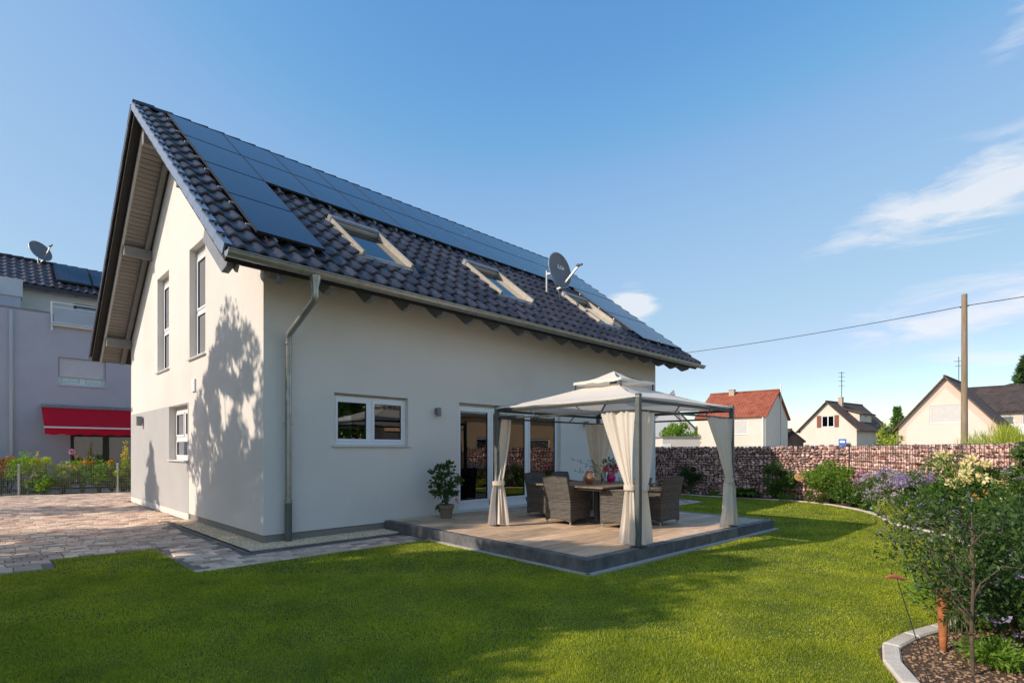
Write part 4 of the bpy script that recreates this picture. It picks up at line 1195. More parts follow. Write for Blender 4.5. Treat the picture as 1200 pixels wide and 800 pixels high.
# ------------------------------------------------------------ lawn grass
def grass():
    vs_, tot_ = [], 0
    poly = np.array(LAWN)
    def inside(x, y):
        c = np.zeros(len(x), bool); j = len(poly) - 1
        for i in range(len(poly)):
            xi, yi = poly[i]; xj, yj = poly[j]
            if yi != yj:
                m = ((yi > y) != (yj > y)) & (x < (xj - xi) * (y - yi) / (yj - yi) + xi); c ^= m
            j = i
        return c
    s, c_ = math.sin(TH), math.cos(TH)
    for (d0, d1, dens, hgt, wid) in ((2.2, 4.2, 21000, .023, .0025), (4.2, 6.5, 12000, .023, .0035), (6.5, 10, 4200, .024, .006), (10, 20, 1700, .026, .010)):
        n = int(dens * 17 * 12)
        x = rng.uniform(-3.6, 13.6, n); y = rng.uniform(-11, 1, n)
        dx, dy = x - CAM.x, y - CAM.y; d = dx * c_ + dy * s; r = dx * s - dy * c_
        k = (d > d0) & (d <= d1) & (np.abs(r) < d * 1.02 + .3) & inside(x, y)
        x, y = x[k], y[k]; n = len(x)
        # patchy growth
        pat = .8 + .25 * np.sin(x * 2.1 + 1.3 * np.sin(y * 1.7)) * np.sin(y * 2.6 + x) + .2 * np.sin(x * 7.3 + 2 * np.sin(y * 5.1))
        hh = hgt * rng.uniform(.5, 1.25, n) * np.clip(pat, .55, 1.35) * np.where(rng.random(n) < .02, 1.7, 1.0); a = rng.uniform(0, 6.283, n); w = wid * rng.uniform(.6, 1.2, n)
        ln = hh * rng.uniform(.1, .9, n); b = rng.uniform(0, 6.283, n)
        B = np.stack([x, y, np.zeros(n)], 1); S = np.stack([np.cos(a), np.sin(a), np.zeros(n)], 1) * w[:, None]
        T = B + np.stack([np.cos(b) * ln, np.sin(b) * ln, hh], 1)
        vs_.append(np.stack([B - S, B + S, T], 1).reshape(-1, 3))
    v = np.concatenate(vs_)
    me = np_mesh('lawn_grass', v, np.arange(len(v)).reshape(-1, 3))
    m = bpy.data.materials.new('grass_blade'); m.use_nodes = True
    N, L = m.node_tree.nodes, m.node_tree.links; P = N['Principled BSDF']; P.inputs['Roughness'].default_value = .42; P.inputs['Specular IOR Level'].default_value = .7
    g = N.new('ShaderNodeNewGeometry')
    rp = N.new('ShaderNodeValToRGB'); rp.color_ramp.elements[0].color = (.20, .275, .015, 1); rp.color_ramp.elements[1].color = (.62, .63, .045, 1)
    L.new(g.outputs['Random Per Island'], rp.inputs[0])
    nz = N.new('ShaderNodeTexNoise'); nz.inputs['Scale'].default_value = 1.1; nz.inputs['Detail'].default_value = 6; nz.inputs['Roughness'].default_value = .65; L.new(g.outputs['Position'], nz.inputs['Vector'])
    mr = N.new('ShaderNodeMapRange'); mr.inputs[1].default_value = .3; mr.inputs[2].default_value = .7; mr.inputs[3].default_value = .74; mr.inputs[4].default_value = 1.42
    L.new(nz.outputs['Fac'], mr.inputs[0])
    hs = N.new('ShaderNodeHueSaturation'); L.new(mr.outputs[0], hs.inputs['Value']); L.new(rp.outputs[0], hs.inputs['Color'])
    mh = N.new('ShaderNodeMapRange'); mh.inputs[1].default_value = .35; mh.inputs[2].default_value = .7; mh.inputs[3].default_value = .515; mh.inputs[4].default_value = .485
    L.new(nz.outputs['Fac'], mh.inputs[0]); L.new(mh.outputs[0], hs.inputs['Hue'])
    L.new(hs.outputs[0], P.inputs['Base Color'])
    t = N.new('ShaderNodeBsdfTranslucent'); L.new(hs.outputs[0], t.inputs['Color'])
    mx = N.new('ShaderNodeMixShader'); mx.inputs[0].default_value = .6; L.new(P.outputs[0], mx.inputs[1]); L.new(t.outputs[0], mx.inputs[2])
    L.new(mx.outputs[0], N['Material Output'].inputs['Surface'])
    tag(link('lawn_grass', me, m, kind='stuff'), 'short mown lawn grass around the terrace', 'grass')
    print('grass blades', len(v) // 3)
grass()

# ------------------------------------------------------------ bed edging
m_kerb = M('pale_kerb', (.50, .44, .36), (.66, .59, .50), scale=7, rough=.9, bump=.5, bscale=60, rand=.1, coord='O')
edging = thing('bed_edging', 'curved pale stone edging between lawn and flower bed', 'edging', (9, -6.5, 0))
def resample(pts, step):
    out = [Vector((*pts[0], 0))]; acc = 0
    P = [Vector((*p, 0)) for p in pts]
    # Catmull-Rom smoothing
    sm = []
    for i in range(len(P) - 1):
        p0, p1, p2, p3 = P[max(i - 1, 0)], P[i], P[i + 1], P[min(i + 2, len(P) - 1)]
        for k in range(8):
            t = k / 8
            sm.append(.5 * ((2 * p1) + (p2 - p0) * t + (2 * p0 - 5 * p1 + 4 * p2 - p3) * t * t + (3 * p1 - p0 - 3 * p2 + p3) * t ** 3))
    sm.append(P[-1]); last = sm[0]
    for p in sm[1:]:
        while (p - last).length >= step:
            last = last + (p - last).normalized() * step; out.append(last)
    return out
kp = resample(KERB, .40)
for i in range(len(kp) - 1):
    a, b = kp[i], kp[i + 1]; d = (b - a).normalized(); n_ = Vector((d.y, -d.x, 0))
    # bed lies on the side away from the lawn
    mid = (a + b) / 2
    pd = (kp[max(i - 1, 0)] - a).normalized() * -1 if i else d; nd = (kp[min(i + 2, len(kp) - 1)] - b).normalized() if i + 2 < len(kp) else d
    n0 = Vector(((d + pd).y, -(d + pd).x, 0)).normalized(); n1 = Vector(((d + nd).y, -(d + nd).x, 0)).normalized()
    if n_.dot(Vector((14, -14, 0)) - mid) < 0: n0, n1 = -n0, -n1
    W = .115; g = d * .002; hz = .035 + random.uniform(-.004, .004)
    ring = [a + g, b - g, b - g + n1 * W, a + g + n0 * W]
    MB().prism([p + Vector((0, 0, -.06)) for p in ring], (0, 0, .06 + hz)).build('edging_stone', m_kerb, edging, bevel=.012)

# ------------------------------------------------------------ gabion fence
m_gstone = M('pink_gabion_stone', (.56, .335, .285), (.84, .60, .53), scale=9, rough=.9, bump=.5, bscale=40, rand=.5, coord='O', c3=(.50, .25, .19), s3=4)
m_gstonef = M('pink_gabion_stone_field', (.56, .335, .285), (.84, .60, .53), scale=9, rough=.9, bump=.5, bscale=40, island=.5, c3=(.50, .25, .19), s3=4)
gab = thing('gabion_fence', 'long pink and brown stone filled wire gabion fence behind the flower bed', 'fence', (14, -2, 0))
GL = [Vector((13.62, 2.6, 0)), Vector((14.0, -1.2, 0)), Vector((14.4, -4.85, 0)), Vector((11.4, -6.75, 0)), Vector((8.45, -8.60, 0))]
GH = 1.60
svar = []
for i in range(8):
    v, f = ICO2; g = np.random.default_rng(i)
    ax = g.normal(size=(6, 3)); ax /= np.linalg.norm(ax, axis=1, keepdims=True)
    q = v.copy()
    for a in ax:            # knock flat faces off the ball so it reads as broken stone
        dd = q @ a; m_ = dd > .62; q[m_] -= np.outer(dd[m_] - .62, a)
    q = q * (1 + g.normal(0, .03, (len(v), 1)))
    me = bpy.data.meshes.new('stone'); me.from_pydata([tuple(p) for p in q], [], [tuple(x) for x in f]); me.materials.append(m_gstone); me.update(); svar.append((me, q, f))
stones = []; core = MB(); wires = []
for i in range(len(GL) - 1):
    a, b = GL[i], GL[i + 1]; d = (b - a); L = d.length; d.normalize(); nrm = Vector((d.y, -d.x, 0))
    if nrm.dot(CAM - a) < 0: nrm = -nrm
    core.obox((a + b) / 2 - nrm * .03 + Vector((0, 0, GH / 2 - .02)), d * L / 2, nrm * .05, Vector((0, 0, GH / 2 - .025)))
    z = .0; row = 0
    while z < GH - .05:
        hz = random.choice((.07, .085, .10)); hz = min(hz, GH - z)
        if GH - z - hz < .05: hz = GH - z
        x = random.uniform(-.1, 0)
        while x < L:
            w = random.uniform(.075, .15)
            p = a + d * min(max(x + w / 2, .05), L - .05) + nrm * (.02 + random.uniform(-.02, .02)) + Vector((0, 0, z + hz / 2 + random.uniform(-.015, .015)))
            stones.append((p, w * random.uniform(.44, .68), hz * random.uniform(.48, .74), math.atan2(d.y, d.x) + random.uniform(-.15, .15), random.randrange(8), random.uniform(-.6, .6)))
            x += w
        z += hz
    mb = MB(); fz = nrm * .10
    for k in range(9):
        zz = .02 + k * (GH - .02) / 8
        mb.bar(a + fz + Vector((0, 0, zz)), b + fz + Vector((0, 0, zz)), .011, .011)
    nv = int(L / .125)
    for k in range(nv + 1):
        p = a + d * (L * k / nv) + fz * 1.08
        mb.bar(p + Vector((0, 0, .0)), p + Vector((0, 0, GH + .01)), .009, .009, d)
    mb.build('wire_mesh', M('brown_wire', (.06, .045, .04), (.10, .08, .07), scale=9, rough=.6, metallic=.3) if i == 0 else bpy.data.materials['brown_wire'], gab)
    for e, q in enumerate((a, b)):
        if e == 0 or i in (0, 2): continue
        MB().obox(q + nrm * .0 + Vector((0, 0, GH / 2 + .01)), d * .03, nrm * .115, Vector((0, 0, GH / 2 + .02))).build('post', m_darkmetal, gab)
core.build('core', M('gabion_core', (.07, .05, .045), (.13, .09, .08), scale=20, rough=1, bump=.6, bscale=30), gab)
stones.sort(key=lambda s_: (s_[0] - CAM).length)
for (p, sx, sz, az, vi, tl) in stones[:300]:
    o = link('stone', svar[vi][0], None, gab); o.location = p - WL[gab]; o.scale = (sx, .07, sz); o.rotation_euler = (0, tl, az)
av, af, kk = [], [], 0
for (p, sx, sz, az, vi, tl) in stones[300:]:
    q = svar[vi][1] * np.array([sx, .07, sz])
    ct, st = math.cos(tl), math.sin(tl); q = np.stack([q[:, 0] * ct + q[:, 2] * st, q[:, 1], -q[:, 0] * st + q[:, 2] * ct], 1)
    c, s = math.cos(az), math.sin(az); q = np.stack([q[:, 0] * c - q[:, 1] * s, q[:, 0] * s + q[:, 1] * c, q[:, 2]], 1) + np.array(p - WL[gab])
    av.append(q); af.append(svar[vi][2] + kk); kk += len(q)
link('stone_fill', np_mesh('stone_fill', np.concatenate(av), np.concatenate(af)), m_gstonef, gab, kind='stuff')
print('gabion stones', len(stones))

# ------------------------------------------------------------ planting in the bed
shrub('evergreen_shrub', 'dark rounded evergreen shrub against the shaded gabion fence', (13.62, -.45, 0), .30, 1.05, 2200, .055, lm_dark, k=14, seed=1)
shrub('low_shrub', 'small low green plant beside the dark evergreen shrub', (13.55, .05, 0), .22, .35, 700, .05, lm_mid, k=8, seed=2, cat='plant')
shrub('small_perennial', 'tiny ground plant between evergreen shrub and hosta', (13.6, -1.2, 0), .18, .22, 400, .05, lm_fresh, k=6, seed=3, cat='plant')
# hosta: big arching leaves
def hosta(name, label, loc, r, n, L, mat, lift=.75):
    t = thing(name, label, 'plant', loc); mb = MB()
    for i in range(n):
        a = random.uniform(0, 6.283); e = random.uniform(.15, 1); d = Vector((math.cos(a), math.sin(a), 0)); s = Vector((-d.y, d.x, 0)); rows = []
        l = L * random.uniform(.7, 1.15)
        for k in range(6):
            u = k / 5; w = .42 * l * math.sin(math.pi * min(1, .08 + u * .92)) ** .8 * .5
            c = Vector(loc) + d * (r * .25 * e + l * u * (.5 + .5 * e)) + Vector((0, 0, .08 + lift * l * (u * (1.35 - e * .5) - u * u * (.65 + .3 * e))))
            rows.append([c - s * w + Vector((0, 0, w * .3)), c, c + s * w + Vector((0, 0, w * .3))])
        mb.grid(rows)
    mb.build('leaves', mat, t)
    return t
hosta('hosta', 'broad leaved hosta clump in front of the gabion fence', (13.62, -2.1, 0), .5, 46, .52, lm_mid)
shrub('tall_shrub', 'upright leafy shrub at the shadow edge on the gabion fence', (13.85, -3.05, 0), .42, 1.10, 2600, .075, lm_mid, k=18, seed=4)
shrub('low_shrub', 'low green tuft at the foot of the upright shrub', (13.72, -3.42, 0), .20, .22, 400, .05, lm_fresh, k=6, seed=5, cat='plant')
shrub('bright_shrub', 'sunlit bright green shrub with open crown against pink gabion stones', (13.72, -4.55, 0), .62, 1.18, 4200, .075, lm_fresh, k=26, cr=.25, seed=6)
shrub('mound_plant', 'low pale green mound below the bright green shrub', (13.35, -4.30, 0), .33, .42, 1200, .05, lm_olive, k=10, seed=7, cat='plant')
shrub('peony', 'compact green mound at the bend of the stone edging', (12.95, -5.15, 0), .45, .62, 2600, .075, lm_mid, k=16, seed=8, cat='plant')
shrub('pink_perennial', 'pink flowering perennial behind the compact green mound', (13.35, -5.25, 0), .36, .95, 1500, .05, lm_olive, k=12, seed=9, flowers=[(fm_pink, 45, .05, 16, .03, 'top')], cat='plant')
for i, (x, y, r, h, lab) in enumerate([(12.45, -5.85, .46, .95, 'lilac flowering perennial next to the pink one along the fence'), (11.75, -6.3, .5, 1.12, 'tall violet perennial in the middle of the flower bed'),
                                      (11.0, -6.62, .5, 1.08, 'dense lilac perennial between two violet ones'), (10.3, -6.95, .48, 1.05, 'violet perennial with dark flower heads near the roses')]):
    shrub('flowering_perennial', lab, (x, y, 0), r, h, 2600, .055, (lm_olive, lm_mid)[i % 2], k=20, cr=.2, seed=20 + i, cat='plant',
          flowers=[((fm_lilac, fm_purple)[i % 2], 170, .035, 10, .03, 'top'), (fm_lilac, 120, .03, 8, .028, 'all'), (fm_white, 40, .025, 6, .024, 'all')])
for i, (x, y, r, h, m, lab) in enumerate([(12.05, -5.75, .22, .26, lm_mid, 'small green cushion plant just behind the edging stones'), (11.3, -6.22, .28, .30, lm_fresh, 'pale green cushion plant below the tall violet perennial'),
                                         (10.55, -6.52, .34, .36, lm_yellow, 'yellow green lady mantle mound spilling over the edging'), (9.85, -6.86, .34, .34, lm_yellow, 'yellow green mound near the rose bush'),
                                         (9.45, -7.25, .34, .5, lm_mid, 'leafy green plant at the foot of the rose bush')]):
    shrub('cushion_plant', lab, (x, y, 0), r, h, 1200, .05, m, k=10, seed=40 + i, cat='plant')
shrub('rose_bush', 'rose bush with large pale yellow blooms in front of the gabion fence', (8.75, -7.75, 0), .52, 1.42, 4200, .06, lm_mid, k=24, cr=.22, seed=50, flowers=[(fm_yellow, 30, .075, 46, .06, 'top')], stem_mat=m_bark)
shrub('violet_perennial', 'dark violet flowering clump left of the rose bush', (9.6, -7.45, 0), .36, .85, 1800, .05, lm_dark, k=14, seed=51, flowers=[(fm_purple, 60, .04, 12, .03, 'top')], cat='plant')
shrub('climbing_plant', 'leafy climber with violet flowers at the end of the gabion fence', (8.15, -8.62, 0), .34, 1.78, 3200, .06, lm_mid, k=26, cr=.18, seed=52, flowers=[(fm_purple, 40, .04, 10, .03, 'all')], stem_mat=m_bark)
for i, (x, y, r, h, m, fl, lab) in enumerate([
        (7.7, -8.25, .5, .95, lm_dark, [(fm_orange, 14, .04, 12, .035, 'top')], 'dark leafy shrub with a few orange blooms beside the roses'),
        (6.75, -8.50, .5, .92, lm_mid, [(fm_yellow, 10, .03, 10, .03, 'top')], 'mid green shrub with small yellow blooms behind the lawn edge'),
        (5.75, -8.72, .52, .95, lm_dark, (), 'dense dark green shrub halfway along the lawn edge'),
        (4.75, -8.80, .5, .90, lm_dark, [(fm_orange, 8, .03, 10, .03, 'top')], 'dark green shrub with scattered orange flowers'),
        (3.85, -8.80, .46, .98, lm_dark, (), 'bushy dark green shrub behind the rusty torch'),
        (3.0, -8.78, .42, 1.0, lm_dark, (), 'dark shrub close behind the young tree'),
        (2.35, -8.95, .42, .98, lm_dark, (), 'shaded dense shrub right beside the young tree trunk'),
        (1.95, -8.72, .32, .78, lm_dark, (), 'low dark shrub in the shade at the young tree')]):
    shrub('garden_shrub', lab, (x, y, 0), r, h, 4600, .045, m, k=34, cr=.16, seed=60 + i, flowers=list(fl) + ([(fm_purple, 22, .03, 9, .026, 'all')] if i % 2 else []), stem_mat=m_bark)
# ferny bright plants by the lawn edge
for i, (x, y, r, h, lab) in enumerate([(2.68, -8.34, .34, .55, 'bright green feathery plant behind the rusty torch'), (3.35, -8.48, .36, .62, 'bright green feathery plant further along the edging'), (1.75, -8.55, .16, .16, 'small yellow green seedling at the young tree trunk')]):
    shrub('feathery_plant', lab, (x, y, 0), r, h, 2200, .055, lm_fresh, k=18, seed=80 + i, aspect=.25, cat='plant')
# young tree with open branches and blue flower sprays
yt = thing('young_tree', 'slender young tree with open leafy branches in the flower bed', 'tree', (1.42, -8.44, 0))
g = np.random.default_rng(5)
tr = MB().tube([(1.42, -8.44, -.03), (1.425, -8.43, .3), (1.415, -8.44, .62), (1.42, -8.435, .92), (1.44, -8.43, 1.08)], [.013, .011, .009, .007, .003], 8)
tr_o = tr.build('trunk', m_bark, yt, smooth=True)
P, O = [], []
for (z0, dx, dy, dz) in [(.35, .35, .35, .35), (.45, -.12, .30, .42), (.55, .55, .30, .30), (.6, .25, -.25, .35), (.72, -.18, .22, .30), (.8, .35, .1, .35), (.88, .05, .35, .28), (.95, -.1, -.15, .3), (1.0, .22, .2, .3), (1.1, -.08, .12, .22), (.5, .3, -.1, .25), (.3, .2, .1, .2), (.66, .48, .48, .30), (.42, .5, .55, .42)]:
    z0 *= .86; dz *= .75
    s = Vector((1.42, -8.44, z0)); e = s + Vector((dx, dy, dz)); mid = s.lerp(e, .55) + Vector((0, 0, .07))
    j1, j2 = Vector(g.normal(0, .03, 3)), Vector(g.normal(0, .03, 3))
    MB().tube([s, s.lerp(mid, .5) + j1, mid, mid.lerp(e, .5) + j2, e], [.006, .005, .004, .003, .0015], 6, False).build('branch', m_bark, tr_o)
    for k in range(75):
        t = g.uniform(.2, 1.1); p = s.lerp(mid, t * 2) if t < .5 else mid.lerp(e, t * 2 - 1)
        P.append(np.array(p) + g.normal(0, .07, 3)); O.append(np.array((dx, dy, .1)))
leaf_obj('foliage', np.array(P), .045, lm_dark, yt, out=np.array(O), aspect=.42)
bl = thing('blue_flower_spray', 'airy plant with arching stems and small blue grey flowers over the lawn', 'plant', (2.45, -8.25, 0))
st = MB(); P, Q = [], []
for i in range(17):
    a = math.radians(random.uniform(70, 200)); l = random.uniform(.3, .72); hh = random.uniform(.75, 1.12)
    b = Vector((2.45 + random.uniform(-.08, .08), -8.25 + random.uniform(-.05, .05), 0)); tip = b + Vector((math.cos(a) * l * .8, math.sin(a) * l, hh)); mid = b.lerp(tip, .5) + Vector((0, 0, .22))
    st.tube([b, b.lerp(mid, .5) + Vector((0, 0, .05)), mid, mid.lerp(tip, .6) + Vector((0, 0, .03)), tip], [.005, .005, .004, .003, .0015], 5, False)
    for k in range(46):
        t = random.uniform(.25, 1); p = (b.lerp(mid, t * 2) if t < .5 else mid.lerp(tip, t * 2 - 1)); P.append(np.array(p) + g.normal(0, .035, 3))
    for k in range(13):
        t = random.uniform(.72, 1.05); p = mid.lerp(tip, t * 2 - 1) if t < 1 else tip; Q.append(np.array(p) + g.normal(0, .025, 3))
st.build('stems', m_stem, bl); leaf_obj('foliage', np.array(P), .05, lm_olive, bl, aspect=.35)
leaf_obj('flowers', np.array(Q), .022, leafmat('petal_blue_grey', (.16, .16, .30), (.34, .33, .48), .3), bl, aspect=.7)

# rusty torch, rusty stake, disc, pots
m_rust = M('rusted_steel', (.30, .09, .03), (.46, .17, .06), scale=16, rough=.8, bump=.3, bscale=50, c3=(.20, .06, .03), s3=6)
m_rustred = M('rust_red', (.34, .08, .05), (.46, .13, .08), scale=16, rough=.75, bump=.2, bscale=50)
to = thing('garden_torch', 'rusty orange tapered metal garden torch stuck in the bark bed', 'torch', (1.83, -8.24, 0))
MB().lathe([(.014, -.03), (.020, .0), (.026, .12), (.040, .41), (.044, .425), (.044, .44), (.037, .44), (.034, .40)], 20, (1.83, -8.24, 0), cap=True).build('cone', m_rust, to, smooth=True)
cr_ = MB()
for k in range(12):
    a = 2 * math.pi * k / 12; cr_.obox((1.83 + .040 * math.cos(a), -8.24 + .040 * math.sin(a), .447), (.007 * -math.sin(a), .007 * math.cos(a), 0), (.002 * math.cos(a), .002 * math.sin(a), 0), (0, 0, .012))
cr_.build('crown_rim', m_rust, to)
sk = thing('garden_stake', 'thin dark rod with a small rust red bird leaning over the lawn edge', 'garden ornament', (1.03, -8.27, 0))
MB().tube([(1.03, -8.27, -.03), (1.03, -8.20, .25), (1.02, -8.09, .655)], .0032, 6).build('rod', m_black, sk)
bd = MB(); rows = []
for k in range(13):
    u = k / 12; w = .013 * math.sin(math.pi * u) ** .7 + .001; x = (u - .55) * .15
    ctr = Vector((1.02, -8.09, .665)) + Vector((.705, -.709, 0)) * x + Vector((0, 0, .010 * math.sin(u * 5)))
    rows.append([ctr + (Vector((.709, .705, 0)) * math.cos(t) * .8 + Vector((0, 0, 1)) * math.sin(t)) * w for t in [2 * math.pi * j / 10 for j in range(11)]])
bd.grid(rows).build('bird', m_rustred, sk, smooth=True)
dk = thing('disc_ornament', 'round orange sandstone disc on a rod before the gabion fence', 'garden ornament', (13.95, -3.62, 0))
MB().tube([(13.95, -3.62, -.02), (13.95, -3.62, .62)], .008, 6).build('rod', m_black, dk)
nn_ = Vector((-.75, -.6, .1)).normalized(); sd2 = nn_.cross(Vector((0, 0, 1))).normalized(); up2 = sd2.cross(nn_)
ctr = Vector((13.93, -3.63, .70))
MB().prism([ctr + (sd2 * math.cos(t) + up2 * math.sin(t)) * .125 for t in [2 * math.pi * j / 28 for j in range(28)]], nn_ * .03).build('disc', M('orange_sandstone', (.52, .27, .10), (.66, .38, .17), scale=18, rough=.85), dk, bevel=.006)
# bark chips near the camera
n = 5200
cx = np.stack([rng.uniform(.6, 4.5, n), rng.uniform(-9.2, -7.95, n)], 1)
okc = np.array([inpoly(a, b, BED) and not any(abs(a - k.x) + abs(b - k.y) < .2 for k in kp[-24:]) for a, b in cx])
cx = cx[okc]
tag(scatter_blobs('bark_mulch', np.column_stack([cx, np.full(len(cx), .012)]), rng.uniform(.007, .018, len(cx)), M('bark_chip', (.12, .065, .035), (.38, .25, .15), scale=20, rough=.95, island=.4), flat_z=.45), 'brown bark mulch in the flower bed', 'mulch')

# potted plant by the patio door
pp = thing('potted_plant', 'bushy green plant in a grey brown pot against the white wall', 'potted plant', (3.22, -.55, TZ))
m_pot = M('grey_brown_pot', (.15, .115, .085), (.21, .165, .125), scale=10, rough=.8, bump=.2, bscale=40)
pot = MB().lathe([(.105, TZ), (.13, TZ + .16), (.15, TZ + .20), (.155, TZ + .205), (.155, TZ + .265), (.14, TZ + .265), (.135, TZ + .22)], 24, (3.22, -.55, 0))
pot.build('pot', m_pot, pp, smooth=True)
P, O, _ = clump_pts(760, (3.19, -.55, TZ + .68), (.31, .2, .46), 40, .085, seed=3)
leaf_obj('foliage', P, .075, lm_dark, pp, out=O, aspect=.6, up=0, droop=.1)
st = MB()
for q in _[:22]:
    st.tube([(3.22, -.55, TZ + .2), (3.22 + (q[0] - 3.22) * .3, -.55 + (q[1] + .55) * .3, TZ + .5), tuple(q)], [.007, .005, .002], 5, False)
st.build('stems', m_stem, pp)
leaf_obj('flowers', np.array([[3.34, -.72, TZ + .36], [3.36, -.70, TZ + .33]]).repeat(14, 0) + rng.normal(0, .02, (28, 3)), .035, fm_pink, pp, aspect=.8)
# things on the table
tz_ = .8725
v1 = thing('copper_vase', 'round copper vase with long dark twigs on the garden table', 'vase', (4.72, -2.86, tz_))
MB().lathe([(.05, tz_), (.085, tz_ + .05), (.10, tz_ + .11), (.085, tz_ + .17), (.055, tz_ + .21), (.06, tz_ + .24), (.05, tz_ + .24), (.045, tz_ + .21)], 24, (4.72, -2.86, 0)).build('body', M('copper', (.62, .30, .19), (.72, .40, .27), scale=9, rough=.28, metallic=.9), v1, smooth=True)
v2 = thing('glass_vase', 'clear glass vase with olive twigs in the middle of the table', 'vase', (5.16, -2.86, tz_))
MB().lathe([(.04, tz_), (.045, tz_ + .01), (.04, tz_ + .1), (.05, tz_ + .2), (.045, tz_ + .2), (.035, tz_ + .1), (.03, tz_ + .02)], 18, (5.16, -2.86, 0)).build('body', glassmat('vase_glass', (.9, .95, .92), 1.3), v2, smooth=True)
st = MB(); P = []
for (dx, dy, dz) in ((-.5, .32, .42), (-.3, .1, .25), (-.15, .2, .4), (.15, -.1, .42), (.2, .15, .35), (-.55, .2, .2)):
    b = Vector((5.16, -2.86, tz_ + .03)); e = b + Vector((dx, dy, dz)); md = b + Vector((dx * .25, dy * .25, dz * .6))
    st.tube([b, md, e], [.004, .0035, .0015], 5, False)
    for k in range(16): P.append(np.array(md.lerp(e, random.uniform(.1, 1.05))) + rng.normal(0, .012, 3))
st.build('twigs', m_stem, v2); leaf_obj('foliage', np.array(P), .06, lm_olive, v2, aspect=.3)
v3 = thing('flower_pot', 'magenta pot with red and pink flowers on the garden table', 'flower pot', (5.5, -2.80, tz_))
MB().lathe([(.06, tz_), (.085, tz_ + .05), (.09, tz_ + .10), (.07, tz_ + .155), (.06, tz_ + .155)], 22, (5.5, -2.8, 0)).build('pot', M('magenta_glaze', (.42, .01, .16), (.55, .02, .22), scale=6, rough=.2), v3, smooth=True)
q = rng.normal(size=(130, 3)); q /= np.linalg.norm(q, axis=1, keepdims=True)
leaf_obj('flowers', np.array([5.5, -2.8, tz_ + .25]) + q * np.array([.15, .15, .10]) * rng.uniform(.5, 1, (130, 1)), .05, fm_red, v3, out=q, aspect=.8)
leaf_obj('foliage', np.array([5.52, -2.78, tz_ + .34]) + rng.normal(0, .07, (60, 3)), .08, lm_dark, v3, aspect=.35, up=.5)
for (x, y, nm) in ((5.0, -2.55, 'short drinking glass beside the copper vase'), (5.3, -3.15, 'short drinking glass near the table edge')):
    gl_ = MB().lathe([(.03, tz_), (.036, tz_ + .11), (.033, tz_ + .11), (.028, tz_ + .01)], 14, (x, y, 0)).build('drinking_glass', bpy.data.materials['vase_glass'], None, smooth=True)
    tag(gl_, nm, 'glass', 'glasses on the garden table')

# ------------------------------------------------------------ tall trees beside the yard that shade gable, paving and lawn
tree('birch_tree', 'tall birch tree beside the paved yard, nearest the gable', (-7.6, 4.3, 0), 8.3, (2.3, 2.5, 3.4), 5.0, 36000, .15, lm_tree, .14, k=150, clump=.42, seed=31, group='trees beside the yard', droop=.35)
tree('maple_tree', 'broad maple tree beside the lawn', (-7.6, -.8, 0), 7.2, (2.0, 2.0, 3.3), 3.8, 44000, .19, lm_tree, .15, k=130, clump=.62, seed=32, group='trees beside the yard')
tree('hazel_tree', 'bushy hazel tree between birch and maple', (-8.4, 1.6, 0), 6.6, (2.2, 2.2, 3.2), 3.4, 26000, .19, lm_tree, .11, k=44, clump=.7, seed=33, group='trees beside the yard')
tree('cherry_tree', 'small dense cherry tree beside the maple', (-7.6, -2.5, 0), 4.7, (1.2, 1.0, 2.1), 2.5, 15000, .17, lm_tree, .1, k=40, clump=.55, seed=35, group='trees beside the yard')
spruce('garden_spruce', 'slim spruce tree at the far end of the paved yard', (-6.5, 10.2, 0), 5.8, 2.7, 14000, .17, lm_conifer, seed=34)
# ------------------------------------------------------------ neighbouring town house
m_lilac = M('lilac_render', (.47, .445, .475), (.52, .495, .525), scale=.9, rough=.9, bump=.4, bscale=120)
m_cream = M('cream_render', (.62, .56, .46), (.68, .62, .52), scale=.8, rough=.9, bump=.3, bscale=100)
m_redfab = clothmat('red_awning', (.80, .012, .035), (.85, .02, .045), .3)
th = thing('town_house', 'grey lilac rendered neighbouring house with red awning and balcony', 'house', (0, 20, 0))
w = MB()
YF = 18.5
WN = [(-.92, .57, 4.05, 5.12), (-.55, 3.0, .1, 2.15)]
holes_wall(w, (0, YF, 0), (1, 0, 0), (0, -1, 0), -6.2, 6, 0, 6.77, WN, .25)
w.poly([(-6.2, YF, 6.77), (6, YF, 6.77), (6, 27, 6.77), (-6.2, 27, 6.77)]); w.poly([(-6.2, YF, 0), (-6.2, YF, 6.77), (-6.2, 27, 6.77), (-6.2, 27, 0)]); w.poly([(6, YF, 0), (6, 27, 0), (6, 27, 6.77), (6, YF, 6.77)])
MB().poly([(-6.2, 20.6, 0), (5.9, 20.6, 0), (5.9, 20.6, 3), (-6.2, 20.6, 3)]).poly([(-6.1, 18.8, 3), (5.9, 18.8, 3), (5.9, 20.6, 3), (-6.1, 20.6, 3)]).build('interior_partition', M('dark_interior', (.06, .055, .05), (.09, .08, .07), scale=2, rough=.9), th)
w.build('wall', m_lilac, th)
MB().box(-6.25, -1.15, YF - .03, YF + .3, 6.772, 6.83).build('coping', m_cover, th)
up_ = MB(); holes_wall(up_, (0, 20.5, 0), (1, 0, 0), (0, -1, 0), -2.2, 6, 6.77, 8.35, [(-.25, 2.6, 6.9, 7.72)], .2); up_.poly([(-2.2, 20.5, 6.77), (-2.2, 20.5, 8.35), (-2.2, 25, 8.35), (-2.2, 25, 6.77)])
up_.build('upper_wall', m_cream, th)
MB().box(-6.25, -1.95, 19.4, 21, 6.80, 7.42).build('parapet_block', m_lilac, th); MB().box(-6.25, -1.9, 19.35, 21.05, 7.42, 8.1).build('dormer_cladding', M('pale_cladding', (.50, .52, .52), (.56, .58, .58), scale=2, rough=.6), th)
